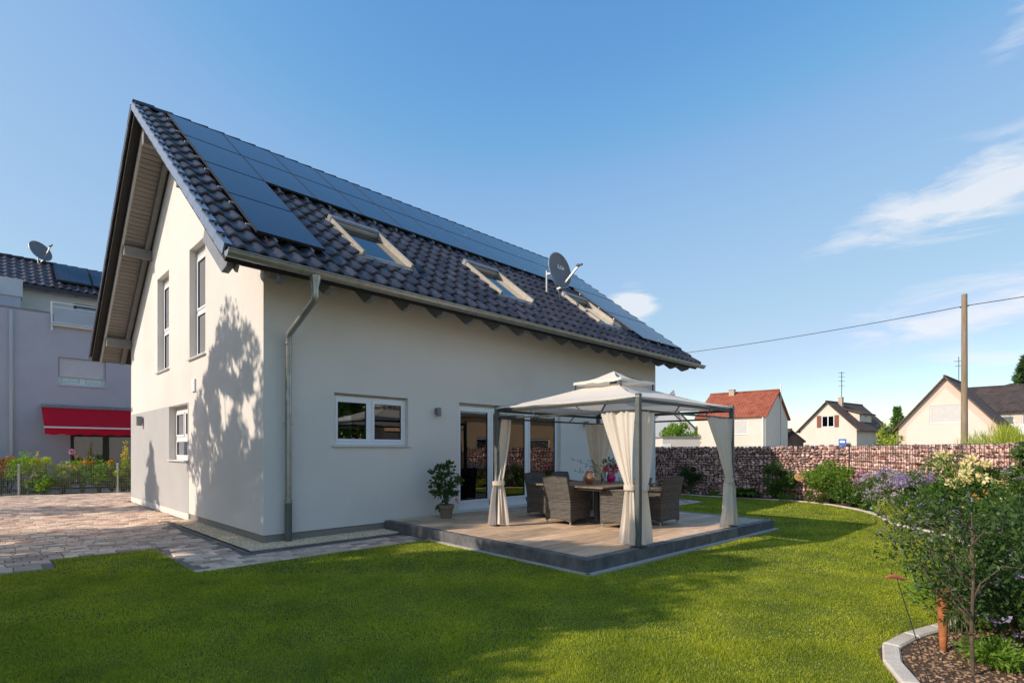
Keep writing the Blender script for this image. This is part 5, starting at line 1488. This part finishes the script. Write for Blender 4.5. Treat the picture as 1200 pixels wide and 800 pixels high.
win(th, (0, 20.5, 0), (1, 0, 0), (0, -1, 0), -.25, 2.6, 6.9, 7.72, [(-.19, 1.1, 6.96, 7.66), (1.2, 2.54, 6.96, 7.66)], inset=.12, mat=m_darkmetal, mull=[(1.1, 1.2, 6.96, 7.66)], sill=False)
win(th, (0, YF, 0), (1, 0, 0), (0, -1, 0), -.92, .57, 4.05, 5.12, [(-.86, -.20, 4.11, 4.4), (-.13, .51, 4.11, 4.4)], inset=.12, mull=[(-.20, -.13, 4.11, 4.4)], sill=True)
sl = MB()
for i in range(14):
    z = 4.36 + i * .054; sl.box(-.90, .55, YF + .06, YF + .085, z, z + .049)
sl.build('roller_shutter', M('pale_shutter', (.55, .50, .50), (.60, .55, .55), scale=3, rough=.6), th)
win(th, (0, YF, 0), (1, 0, 0), (0, -1, 0), -.55, 3.0, .1, 2.15, [(-.48, .55, .17, 2.08), (.65, 1.75, .17, 2.08), (1.85, 2.93, .17, 2.08)], inset=.15, mat=m_darkmetal, mull=[(.55, .65, .17, 2.08), (1.75, 1.85, .17, 2.08)], sill=False)
# awning
aw = MB(); rows = []
for k in range(7):
    t = k / 6
    rows.append([(x, YF - .06 - 1.35 * t, 3.16 - .84 * t - .05 * math.sin(math.pi * t)) for x in np.linspace(-1.42, 3.4, 25)])
aw_o = aw.grid(rows).build('awning', m_redfab, th, smooth=True)
MB().grid([[(x, YF - 1.44, 2.30) for x in np.linspace(-1.42, 3.4, 60)], [(x, YF - 1.45, 2.06 + .02 * math.cos(i * 1.05)) for i, x in enumerate(np.linspace(-1.42, 3.4, 60))]]).build('valance', m_redfab, aw_o)
MB().box(-1.44, 3.42, YF - 1.47, YF - 1.41, 2.30, 2.36).build('front_bar', m_white, aw_o); MB().box(-1.44, 3.42, YF - .14, YF - .005, 3.12, 3.24).build('cassette', m_cover, aw_o, bevel=.01)
for x in (-1.2, 3.2): MB().bar((x, YF - .1, 2.92), (x + .1, YF - 1.4, 2.24), .04, .05).build('arm', m_white, aw_o)
# balcony rail
ba = MB()
for x in (-1.12, .55, 2.2, 3.9): ba.box(x - .025, x + .025, YF - .12, YF - .07, 6.1, 7.22)
for z in (6.42, 7.02, 7.2): ba.box(-1.14, 5.5, YF - .115, YF - .075, z, z + .035)
ba_o = ba.build('balcony_rail', m_white, th)
for x in (-1.08, .60, 2.25, 3.95): MB().box(x + .03, x + 1.56, YF - .10, YF - .09, 6.46, 7.0).build('rail_panel', M('frosted_panel', (.42, .44, .47), (.48, .50, .53), scale=3, rough=.3) if x < 0 else bpy.data.materials['frosted_panel'], ba_o)
MB().box(-1.15, 5.6, YF - .14, YF + .3, 6.30, 6.40).build('balcony_slab', m_cream, th)
# tiled roof
ry0, rz0, ry1, rz1 = 20.15, 8.18, 22.15, 9.62
sl_ = math.hypot(ry1 - ry0, rz1 - rz0); cs, sn = (ry1 - ry0) / sl_, (rz1 - rz0) / sl_
ro = MB(); ro.hexa([(-6.3, ry0, rz0 - .2), (6.3, ry0, rz0 - .2), (6.3, ry1, rz1 - .2), (-6.3, ry1, rz1 - .2), (-6.3, ry0, rz0 - .03), (6.3, ry0, rz0 - .03), (6.3, ry1, rz1 - .03), (-6.3, ry1, rz1 - .03)])
ro.hexa([(-6.3, 24.2, rz0 - .2), (6.3, 24.2, rz0 - .2), (6.3, ry1, rz1 - .2), (-6.3, ry1, rz1 - .2), (-6.3, 24.2, rz0), (6.3, 24.2, rz0), (6.3, ry1, rz1), (-6.3, ry1, rz1)])
tro = ro.build('roof', m_tile, th)
av, af, kk = [], [], 0
for r in range(7):
    for c in range(45):
        s = .02 + r * .345; x = -6.1 + c * .275
        yy = ry1 - (tv[:, 1] + s) * cs - tv[:, 2] * sn; zz = rz1 - (tv[:, 1] + s) * sn + tv[:, 2] * cs
        q = np.stack([x + tv[:, 0], yy, zz], 1) - np.array(WL[tro]); av.append(q); af.append(np.array(tf) + kk); kk += len(q)
link('roof_tile_field', np_mesh('roof_tile_field', np.concatenate(av), np.concatenate(af)), M('brown_glazed_tile', (.05, .04, .05), (.085, .065, .075), scale=6, rough=.3, island=.3), tro, kind='stuff')
for i in range(24): MB().tube([(-3.2 + i * .36, ry1, rz1 + .02), (-2.82 + i * .36, ry1, rz1 + .035)], [.075, .09], 8).build('ridge_tile', m_tile, tro, smooth=True)
for i in range(8): MB().box(-2.1 + i * .95, -2.0 + i * .95, ry0 + .03, 20.5, 8.0, 8.12).build('rafter', m_beam, tro)
for i, x in enumerate((-.80, .42, 1.64)):
    mb = MB(); e = .10
    p = lambda xx, s, h: (xx, ry1 - s * cs - h * sn, rz1 - s * sn + h * cs)
    mb.hexa([p(x, 2.02, e), p(x + 1.16, 2.02, e), p(x + 1.16, .22, e), p(x, .22, e), p(x, 2.02, e + .08), p(x + 1.16, 2.02, e + .08), p(x + 1.16, .22, e + .08), p(x, .22, e + .08)])
    so = mb.build('solar_collector', m_pvframe, th); m2 = MB()
    m2.hexa([p(x + .04, 1.98, e + .08), p(x + 1.12, 1.98, e + .08), p(x + 1.12, .26, e + .08), p(x + .04, .26, e + .08), p(x + .04, 1.98, e + .086), p(x + 1.12, 1.98, e + .086), p(x + 1.12, .26, e + .086), p(x + .04, .26, e + .086)])
    m2.build('glass', m_pvglass, so)
dish((-1.28, 22.0, 9.5), (-1.25, 21.75, 9.98), (.45, -.8, .42), .46, m_dish, 'plain grey satellite dish on the roof of the lilac house')
MB().box(-2.32, -2.22, YF - .09, YF, 0, 6.7).build('downpipe', m_galv, th)

# ------------------------------------------------------------ wire fence and plants before the town house
fe = thing('wire_fence', 'low galvanised wire mesh fence at the end of the paved yard', 'fence', (-.8, 14.8, 0))
fa, fb = Vector((-6.0, 16.80, 0)), Vector((4.0, 12.74, 0)); fd = (fb - fa).normalized()
for i in range(5):
    p = fa + fd * (.05 + (Vector((-2.23, 15.28, 0)) - fa).length % 2.7 + i * 2.7)
    MB().tube([p + Vector((0, 0, -.05)), p + Vector((0, 0, 1.04))], .03, 10).build('post', m_galv, fe, smooth=True)
wm = MB(); L = (fb - fa).length
for k in range(11): wm.bar(fa + Vector((0, 0, .06 + k * .092)), fb + Vector((0, 0, .06 + k * .092)), .004, .004)
for k in range(int(L / .05)): p = fa + fd * (k * .05); wm.bar(p + Vector((0, 0, .02)), p + Vector((0, 0, 1.0)), .0035, .0035, fd)
wm.build('wire_mesh', m_galv, fe)
fn = Vector((-fd.y, fd.x, 0))
flab = ['rusty leaved hedge plant at the paving end', 'tall leafy perennial with upright shoots behind the wire fence', 'yellow green bushy perennial by the fence post', 'dense green perennial in the middle of the fence', 'pale green shrub below the red awning', 'green shrub in front of the dark patio door', 'leafy shrub with a few orange blooms behind the wire fence', 'low spreading green plant along the fence', 'grey green shrub near the white house corner', 'bushy plant at the white house corner']
fpx = [(-2.95, .9, 1.25, lm_rust), (-2.25, .5, 1.35, lm_fresh), (-1.75, .45, 1.3, lm_yellow), (-1.25, .5, 1.0, lm_yellow), (-.75, .5, 1.15, lm_fresh), (-.3, .5, 1.0, lm_fresh), (.05, .45, .95, lm_fresh), (-1.7, .25, .6, lm_fresh), (.35, .45, .9, lm_yellow), (.75, .5, 1.2, lm_fresh)]
for i, (x, b, h, m) in enumerate(fpx):
    h *= 1.12
    p = fa + fd * ((x - fa.x) / fd.x) + fn * b
    shrub('garden_perennial', flab[i], (p.x, p.y, 0), .42, h, 1700, .075, m, k=18, cr=.2, seed=100 + i, cat='plant', up=2.2 if i in (1, 2, 4, 9) else .6, aspect=.28 if i in (1, 2, 4, 9) else .45,
          flowers=[(fm_orange, 8, .05, 14, .05, 'top')] if i in (6, 4) else ([(fm_yellow, 10, .03, 8, .04, 'all')] if i == 2 else ()))
def spike(label, x, b, h, n=3):
    p = fa + fd * ((x - fa.x) / fd.x) + fn * b
    t = thing('mullein', label, 'plant', (p.x, p.y, 0)); mb = MB(); Q = []
    for i in range(n):
        o = Vector((p.x + random.uniform(-.15, .15), p.y + random.uniform(-.1, .1), 0)); hh = h * (1 if i == 0 else random.uniform(.7, .88))
        mb.tube([o, o + Vector((0, 0, hh))], [.012, .004], 6)
        for k in range(70): Q.append((o.x + random.gauss(0, .025), o.y + random.gauss(0, .025), hh * random.uniform(.5, 1)))
    mb.build('stem', m_stem, t); leaf_obj('flowers', np.array(Q), .055, fm_spike, t, aspect=.8)
    P, O, _ = clump_pts(260, (p.x, p.y, .35), (.22, .22, .3), 8, .12); leaf_obj('foliage', P, .14, lm_fresh, t, out=O)
spike('tall yellow flowering mullein spikes beside the white house corner', .45, .45, 1.85, 4)
spike('shorter yellow mullein spikes near the fence post', -2.0, .55, 1.45, 3)
for i, (x, b, h, lab) in enumerate(((-1.0, .35, 1.42, 'pink allium ball on a tall stem before the dark patio door'), (-.62, .3, 1.05, 'orange dried allium head beside the pink one'), (-.45, .32, 1.02, 'pale orange dried allium head, one of a pair'), (.05, .3, 1.05, 'orange allium head standing alone by the fence'))):
    p = fa + fd * ((x - fa.x) / fd.x) + fn * b; al = thing('allium', lab, 'flower', (p.x, p.y, 0))
    MB().tube([(p.x, p.y, 0), (p.x + .02, p.y, h)], [.008, .005], 6).build('stem', m_stem, al)
    q = rng.normal(size=(120, 3)); q /= np.linalg.norm(q, axis=1, keepdims=True); leaf_obj('flower_head', np.array([p.x + .02, p.y, h]) + q * .07, .05, fm_pink if i == 0 else fm_orange, al, out=q, aspect=.6)
# patio furniture hint and hedge behind the perennials
for i, (x, y) in enumerate(((-3.4, 16.6), (-2.4, 16.9), (-4.3, 17.0))):
    shrub('hedge_plant', ('rusty brown hedge plant by the lilac wall', 'dark hedge plant under the lilac wall', 'reddish hedge plant further along the lilac wall')[i], (x, y, 0), .55, 1.35, 1500, .09, (lm_rust, lm_dark, lm_rust)[i], k=16, seed=140 + i)

# ------------------------------------------------------------ distant houses
def tiled(name, c1, c2, sx=3.2):
    """far tile roof: courses and rolls as fine relief"""
    m = M(name, c1, c2, scale=.9, rough=.8, c3=tuple(.7 * q for q in c1), s3=1.7)
    N, L = m.node_tree.nodes, m.node_tree.links; P = N['Principled BSDF']
    tc_ = N.new('ShaderNodeTexCoord'); br = N.new('ShaderNodeTexBrick'); br.inputs['Scale'].default_value = 1
    br.inputs['Brick Width'].default_value = .3; br.inputs['Row Height'].default_value = .33; br.inputs['Mortar Size'].default_value = .03
    mp = N.new('ShaderNodeMapping'); L.new(tc_.outputs['UV'], mp.inputs[0]); L.new(mp.outputs[0], br.inputs['Vector'])
    b = N.new('ShaderNodeBump'); b.inputs['Strength'].default_value = .8; b.inputs['Distance'].default_value = .05
    inv_ = N.new('ShaderNodeMath'); inv_.operation = 'SUBTRACT'; inv_.inputs[0].default_value = 1; L.new(br.outputs['Fac'], inv_.inputs[1])
    L.new(inv_.outputs[0], b.inputs['Height']); L.new(b.outputs[0], P.inputs['Normal'])
    src = P.inputs['Base Color'].links[0].from_socket
    mx = N.new('ShaderNodeMixRGB'); mx.blend_type = 'MULTIPLY'; mx.inputs[0].default_value = .55
    rp = N.new('ShaderNodeMapRange'); rp.inputs[3].default_value = 1; rp.inputs[4].default_value = .35; L.new(br.outputs['Fac'], rp.inputs[0])
    L.new(src, mx.inputs[1]); L.new(rp.outputs[0], mx.inputs[2]); L.new(mx.outputs[0], P.inputs['Base Color'])
    return m
def uv_plane(me, origin, u, v):
    uvl = me.uv_layers.new(name='UVMap'); o, u, v = Vector(origin), Vector(u), Vector(v)
    for lp in me.loops:
        p = me.vertices[lp.vertex_index].co - o; uvl.data[lp.index].uv = (p.dot(u), p.dot(v))
def gable_house(name, label, O, ang, w, dep, eave, ridge, wm, rm, gw=(), sw=(), over=.4, shutters=None, group=None, chim=None, thick=.18):
    a = math.radians(ang); A = Vector((math.cos(a), math.sin(a), 0)); B = Vector((-A.y, A.x, 0)); O = Vector(O); Z = Vector((0, 0, 1))
    t = thing(name, label, 'house', O + A * w / 2 + B * dep / 2)
    p = lambda u, b, z: O + A * u + B * b + Z * z
    mb = MB()
    holes_wall(mb, O, A, -B, 0, w, 0, eave, [g for g in gw if g[3] < eave], .15)
    hi = [g for g in gw if g[3] >= eave]
    if hi:
        g0, g1, g2, g3 = hi[0][:4]; k = (ridge - eave) / (w / 2)
        holes_wall(mb, O, A, -B, g0, g1, eave, g3, [(g0, g1, max(g2, eave), g3)], .15) if g2 <= eave else holes_wall(mb, O, A, -B, g0, g1, eave, g3, [(g0, g1, g2, g3)], .15)
        zl, zr_ = eave + k * g0, eave + k * (w - g1)
        mb.poly([p(0, 0, eave), p(g0, 0, eave), p(g0, 0, zl)]); mb.poly([p(w, 0, eave), p(g1, 0, zr_), p(g1, 0, eave)])
        mb.poly([p(g0, 0, g3), p(g1, 0, g3), p(g1, 0, zr_), p(w / 2, 0, ridge), p(g0, 0, zl)])
    else:
        mb.poly([p(0, 0, eave), p(w, 0, eave), p(w / 2, 0, ridge)])
    holes_wall(mb, O + B * dep, -B, -A, 0, dep, 0, eave, sw, .15)
    mb.poly([p(w, 0, 0), p(w, dep, 0), p(w, dep, eave), p(w, 0, eave)]); mb.poly([p(0, dep, 0), p(0, dep, eave), p(w / 2, dep, ridge), p(w, dep, eave), p(w, dep, 0)])
    mb.build('wall', wm, t)
    k = (ridge - eave) / (w / 2); ln = math.hypot(w / 2, ridge - eave)
    for sgn in (0, 1):
        f = (lambda u: u) if sgn == 0 else (lambda u: w - u)
        eu, ez = -over, eave - k * over
        r = MB().hexa([p(f(eu), -over, ez + .02), p(f(w / 2), -over, ridge + .02), p(f(w / 2), dep + over, ridge + .02), p(f(eu), dep + over, ez + .02),
                       p(f(eu), -over, ez + .02 + thick), p(f(w / 2), -over, ridge + .02 + thick), p(f(w / 2), dep + over, ridge + .02 + thick), p(f(eu), dep + over, ez + .02 + thick)])
        ro_ = r.build('roof', rm, t)
        dirs = (A if sgn == 0 else -A) * (w / 2) + Z * (ridge - eave)
        uv_plane(ro_.data, (0, 0, 0), B, dirs.normalized())
        if chim and chim[0] == sgn:
            c = p(f(chim[1]), chim[2], 0); MB().obox(c + Z * (ridge + chim[3] / 2 - .3), A * .28, B * .28, Z * (chim[3] / 2 + .3)).obox(c + Z * (ridge + chim[3] + .03), A * .33, B * .33, Z * .03).build('chimney', M('chimney_render', (.42, .32, .24), (.5, .4, .3), scale=3, rough=.9), ro_)
    MB().tube([p(w / 2, -over, ridge + thick + .03), p(w / 2, dep + over, ridge + thick + .03)], .12, 8).build('ridge_cap', rm, t)
    for g in gw:
        sh = g[4] if len(g) > 4 else None
        mid = (g[0] + g[1]) / 2
        if sh == 'closed':
            MB().obox(p(mid, .08, (g[2] + g[3]) / 2), A * ((g[1] - g[0]) / 2 - .02), B * .03, Z * ((g[3] - g[2]) / 2 - .02)).build('roller_shutter', m_shutter, t)
            win(t, O, A, -B, g[0], g[1], g[2], g[3], [], inset=.03, sill=True)
        else:
            win(t, O, A, -B, g[0], g[1], g[2], g[3], [(g[0] + .06, mid - .02, g[2] + .06, g[3] - .06), (mid + .02, g[1] - .06, g[2] + .06, g[3] - .06)], inset=.06, mull=[(mid - .02, mid + .02, g[2] + .06, g[3] - .06)])
        if sh == 'brown':
            for (u0, u1) in ((g[0] - .68, g[0] - .06), (g[1] + .06, g[1] + .68)):
                MB().obox(p((u0 + u1) / 2, -.04, (g[2] + g[3]) / 2), A * (u1 - u0) / 2, B * .025, Z * ((g[3] - g[2]) / 2 + .03)).build('shutter', M('brown_shutter', (.17, .06, .03), (.22, .08, .045), scale=4, rough=.7), t)
    for g in sw:
        if len(g) > 4:
            MB().obox(O + B * dep - B * ((g[0] + g[1]) / 2) + A * .07 + Z * ((g[2] + g[3]) / 2), B * ((g[1] - g[0]) / 2 - .02), A * .03, Z * ((g[3] - g[2]) / 2 - .02)).build('roller_shutter', m_shutter, t)
        win(t, O + B * dep, -B, -A, g[0], g[1], g[2], g[3], [] if len(g) > 4 else [(g[0] + .06, g[1] - .06, g[2] + .06, g[3] - .06)], inset=.03 if len(g) > 4 else .06)
    return t, p, A, B
m_white_r = M('offwhite_render', (.62, .56, .47), (.67, .61, .52), scale=.6, rough=.9)
m_peach = M('peach_render', (.60, .46, .37), (.65, .51, .42), scale=.6, rough=.9)
m_pale = M('pale_render', (.58, .52, .44), (.63, .57, .49), scale=.5, rough=.9)
r_red = tiled('red_tiles', (.36, .085, .04), (.46, .13, .065)); r_brown = tiled('brown_tiles', (.11, .065, .045), (.17, .10, .075)); r_dark = tiled('dark_tiles', (.06, .045, .04), (.10, .07, .06))

h1, p, A, B = gable_house('detached_house', 'cream house with orange red tiled roof beyond the gabion fence', (53.1, 11.2, -.06), 5, 9.2, 6.9, 5.0, 7.75, m_white_r, r_red,
    sw=[(3.6, 5.2, 3.15, 4.6, 'closed'), (3.4, 5.3, .8, 1.75, 'closed')], over=.25, chim=(0, 4.3, 4.6, .5))
MB().bar(p(4.6, -.35, 0), p(4.6, -.35, 8.6), .10, .10).build('mast', m_galv, h1); MB().box(p(-.15, .2, 0).x - .05, p(-.15, .2, 0).x + .05, p(-.15, .2, 0).y - .05, p(-.15, .2, 0).y + .05, 0, 4.9).build('downpipe', m_white, h1)
h2, p, A, B = gable_house('detached_house', 'white gabled house with brown shutters and dormer beyond the fence', (89.33, 18.70, -.06), -100, 8.1, 11.6, 4.7, 8.75, m_white_r, r_brown,
    gw=[(3.2, 5.0, 5.0, 6.75, 'brown'), (1.4, 2.9, .6, 2.3, 'brown'), (5.0, 6.6, .6, 2.3, 'brown')], over=.5, chim=(1, 3.6, 3.4, .9))
dm = MB(); k = (8.75 - 4.7) / 4.05
zr2 = lambda u: 4.7 + (8.1 - u) * k
dm.prism([p(7.2, 3.2, zr2(7.2) + .05), p(7.2, 3.2, 6.95), p(5.4, 3.2, 7.5)], B * 4.2); dm_o = dm.build('dormer', m_white_r, h2)
MB().hexa([p(7.7, 2.9, 6.85), p(7.7, 7.7, 6.85), p(4.5, 7.7, 7.95), p(4.5, 2.9, 7.95), p(7.7, 2.9, 7.03), p(7.7, 7.7, 7.03), p(4.5, 7.7, 8.13), p(4.5, 2.9, 8.13)]).build('dormer_roof', r_brown, dm_o)
for b in (3.7, 5.6): MB().obox(p(7.22, b + .6, 6.35), A * .03, B * .55, Vector((0, 0, .42))).build('dormer_window', m_frame, dm_o); MB().obox(p(7.26, b + .6, 6.35), A * .006, B * .46, Vector((0, 0, .34))).build('dormer_pane', m_pvglass, dm_o)
at_ = MB(); ap = p(4.6, 3.4, 9.3); at_.bar(ap, ap + Vector((0, 0, 4.4)), .09, .09)
for z in (2.2, 2.9, 3.6, 4.2): at_.bar(ap + Vector((-.35, .35, z)), ap + Vector((.35, -.35, z)), .05, .05)
at_.build('antenna', m_darkmetal, h2)
sg = MB().obox(p(6.6, -1.0, 2.55), A * .5, B * .05, Vector((0, 0, .6))); sgo = sg.build('blue_sign', M('blue_sign_paint', (.02, .10, .42), (.03, .13, .48), scale=3, rough=.5), None)
tag(sgo, 'small blue sign board in front of the house with brown shutters', 'sign')
MB().bar(p(6.6, -.98, -.06), p(6.6, -.98, 1.55), .12, .12).build('sign_post', m_galv, sgo)
MB().obox(p(6.6, -1.062, 2.75), A * .34, B * .008, Vector((0, 0, .16))).build('sign_panel', m_white, sgo)
h3, p, A, B = gable_house('detached_house', 'large peach and cream gabled house with closed roller shutter beyond the fence', (67.43, 2.44, -.06), -94, 8.0, 9.5, 4.0, 8.9, m_peach, r_brown,
    gw=[(2.7, 5.3, 4.3, 6.1, 'closed')], over=.45)
inn = MB(); kk3 = (8.9 - 4.0) / 4.0
q3 = lambda u, z: p(u, -.02, z)
inn.poly([q3(.7, .1), q3(2.7, .1), q3(2.7, 4.0 + kk3 * 1.9), q3(.7, 3.9)]); inn.poly([q3(5.3, .1), q3(7.3, .1), q3(7.3, 3.9), q3(5.3, 4.0 + kk3 * 1.9)])
inn.poly([q3(2.7, .1), q3(5.3, .1), q3(5.3, 4.26), q3(2.7, 4.26)]); inn.poly([q3(2.7, 6.13), q3(5.3, 6.13), q3(5.3, 4.0 + kk3 * 1.9), q3(4.0, 7.9), q3(2.7, 4.0 + kk3 * 1.9)])
inn.build('painted_field', m_white_r, h3)
MB().bar(p(-.1, -.1, 0), p(-.1, -.1, 3.2), .1, .1).build('downpipe', m_cover, h3)
MB().bar(p(4.6, 3, 8.8), p(4.6, 3, 11.4), .06, .06).bar(p(4.2, 3, 10.9), p(5.0, 3, 10.9), .05, .05).bar(p(4.3, 3, 10.4), p(4.9, 3, 10.4), .05, .05).build('antenna', m_darkmetal, h3)
h4, p4, A4, B4 = gable_house('detached_house', 'brown roofed house with white balcony behind the large gabled one', (79.0, -17.0, -.06), 0, 8.0, 16.0, 6.1, 8.9, m_white_r, r_dark, sw=[(4.0, 5.4, 3.6, 5.4), (6.0, 7.6, 3.4, 5.6)], over=.5)
bc = MB(); O4 = p4(0, 15, 0)
bc_ = MB().obox(p4(-1.0, 9.2, 3.3), A4 * 1.0, B4 * 2.5, Vector((0, 0, .12))).obox(p4(-1.95, 9.2, 3.9), A4 * .04, B4 * 2.5, Vector((0, 0, .5))).build('balcony', m_white, h4)
MB().obox(p4(-1.2, 8.4, 5.5), A4 * .6, B4 * 1.1, Vector((0, 0, .9))).build('bay', m_peach, h4)
h5, p, A, B = gable_house('detached_house', 'grey white gable house with dark roof seen under the gazebo', (58.6, 30.5, -.06), -52, 9.0, 10, 3.6, 8.3, M('greyish_render', (.52, .53, .56), (.58, .59, .62), scale=.5, rough=.9), r_dark, gw=[(5.7, 6.9, 3.0, 4.3)], over=.5)
ga = MB().obox((42.9, 15.9, 1.25), Vector((.705, -.709, 0)) * 1.65, Vector((.709, .705, 0)) * 2.5, (0, 0, 1.3)).build('wall', m_pale, thing('garage', 'flat roofed beige garage behind the gabion fence', 'garage', (42.9, 15.9, -.06)))
gpar = ga.parent; MB().obox((42.9, 15.9, 2.62), Vector((.705, -.709, 0)) * 1.75, Vector((.709, .705, 0)) * 2.6, (0, 0, .06)).build('roof', m_cover, gpar)
MB().obox((42.9 - .709 * 2.52 - .9, 15.9 - .705 * 2.52 + .9, 1.0), Vector((.705, -.709, 0)) * .35, Vector((.709, .705, 0)) * .02, (0, 0, 1.0)).build('door', m_white, gpar)
h6, p, A, B = gable_house('shed', 'small dark shed between the red roofed and the shuttered house', (67.5, 14.8, -.06), -45, 3.2, 4, 2.6, 3.9, r_dark, r_dark, over=.2)
h6['category'] = 'shed'
# utility pole and cables
up = thing('utility_pole', 'tall wooden utility pole behind the gabion fence', 'pole', (25.47, -6.44, -.06))
m_polew = M('weathered_pole', (.20, .15, .095), (.31, .24, .16), scale=3, rough=.85, stretch=(6, 6, .5), bump=.3, bscale=12)
MB().tube([(25.47, -6.44, -.2), (25.47, -6.44, 7.88)], [.125, .095], 14).build('pole', m_polew, up, smooth=True)
MB().bar((25.4, -6.58, 7.38), (25.54, -6.30, 7.38), .05, .05).build('bracket', m_darkmetal, up)
def sag(a, b, s, n=24):
    a, b = Vector(a), Vector(b); return [a.lerp(b, k / n) - Vector((0, 0, s * 4 * (k / n) * (1 - k / n))) for k in range(n + 1)]
tag(MB().tube(sag((25.47, -6.44, 7.40), (26.0, 21.0, 7.9), .55), .016, 5).build('power_cable', m_black), 'black overhead cable running from the pole behind the white house', 'cable')
tag(MB().tube(sag((25.47, -6.44, 7.40), (24.5, -26, 8.2), .2), .016, 5).build('power_cable', m_black), 'black overhead cable leading away from the pole past the peach house', 'cable')
tag(MB().tube([(48.9, -8.1, -.1), (48.9, -8.1, 5.7)], [.09, .07], 8).build('flag_mast', m_white), 'slim white mast beside the large peach house', 'mast')
# far vegetation
spruce('fir_tree', 'large dark fir tree rising behind the brown roofed house', (93.8, -7.3, 0), 13.6, 4.8, 9000, .8, lm_conifer, seed=200)
tree('garden_tree', 'light green tree between garage and grey gable house', (52, 20.3, 0), 4.6, (2.2, 2.2, 2.0), 2.6, 4200, .28, lm_fresh, .15, k=30, clump=.7, seed=201)
tree('garden_tree', 'dark slim tree left of the red roofed house', (56, 19.2, 0), 4.4, (1.0, 1.0, 2.1), 2.2, 2600, .25, lm_mid, .12, k=22, clump=.5, seed=202)
spruce('fir_tree', 'small fir tree beside the large peach house', (84.6, 5.3, 0), 7.3, 2.2, 3500, .45, lm_mid, seed=203)
tree('garden_tree', 'dark bushy tree between the shuttered house and the peach house', (98, 9.5, 0), 4.6, (3, 3, 2.2), 2.4, 4500, .35, lm_mid, .2, k=34, clump=1.0, seed=204)
shrub('ornamental_grass', 'tall pale ornamental grass standing behind the gabion fence at the pole', (20.5, -7.6, 0), .9, 2.35, 1800, .34, lm_yellow, k=30, aspect=.05, seed=205, cat='grass', up=2.5)
shrub('ornamental_grass', 'shorter pale ornamental grass beside the taller clump', (17.5, -7.9, 0), .8, 2.05, 1500, .32, lm_yellow, k=28, aspect=.05, seed=206, cat='grass', up=2.5)
shrub('sapling', 'thin light green sapling rising over the gabion fence before the peach house', (21.5, -4.6, 0), .42, 2.7, 420, .13, lm_yellow, k=20, cr=.22, seed=207, cat='shrub')
for i, (x, y) in enumerate(((100, 40), (115, 10), (120, -20), (95, 62), (110, -45), (60, -60), (20, -75), (-30, -60), (-60, -20), (-55, 30), (-30, 60), (10, 70), (50, 75))):
    tree('distant_tree', 'distant rounded deciduous tree on the village skyline', (x, y, 0), 5.2 + (i % 3) * .8, (4.5, 4.5, 2.2), 3.0, 2600, .6, lm_tree, .25, k=34, clump=1.4, seed=220 + i, group='distant trees on the skyline', limbs=5)

# buildings and trees beside the garden that the panes mirror
gt = thing('garage', 'tan rendered garage behind the end of the gabion fence', 'garage', (18, -15.5, -.06))
wt = MB(); holes_wall(wt, (25.5, -13.2, 0), (-1, 0, 0), (0, 1, 0), 0, 12.5, -.06, 3.3, [(3.0, 5.0, 1.0, 2.2), (8.0, 9.2, .9, 2.2)], .12)
wt.poly([(13, -13.2, -.06), (13, -18, -.06), (13, -18, 3.3), (13, -13.2, 3.3)]); wt.poly([(25.5, -13.2, -.06), (25.5, -13.2, 3.3), (25.5, -18, 3.3), (25.5, -18, -.06)]); wt.poly([(13, -18, -.06), (25.5, -18, -.06), (25.5, -18, 3.3), (13, -18, 3.3)])
wt.build('wall', M('tan_render', (.60, .40, .22), (.66, .45, .26), scale=.7, rough=.9), gt); MB().box(12.8, 25.7, -18.2, -13.0, 3.3, 3.48).build('roof', m_cover, gt)
for (a, b, c, d) in ((3.0, 5.0, 1.0, 2.2), (8.0, 9.2, .9, 2.2)): win(gt, (25.5, -13.2, 0), (-1, 0, 0), (0, 1, 0), a, b, c, d, [(a + .06, b - .06, c + .06, d - .06)], inset=.06)
for i, (x, y, h_) in enumerate(((10.5, -19.5, 7.0), (14.5, -23, 8.0), (19.5, -25, 8.0), (6.5, -21, 6.5))):
    tree('garden_tree', ('apple tree in the neighbouring garden nearest the tan garage', 'tall walnut tree behind the tan garage', 'tall lime tree farthest behind the tan garage', 'plum tree in the neighbouring garden away from the garage')[i], (x, y, 0), h_, (2.7, 2.7, h_ * .42), h_ * .55, 9000, .24, lm_tree, .16, k=70, clump=.75, seed=260 + i)
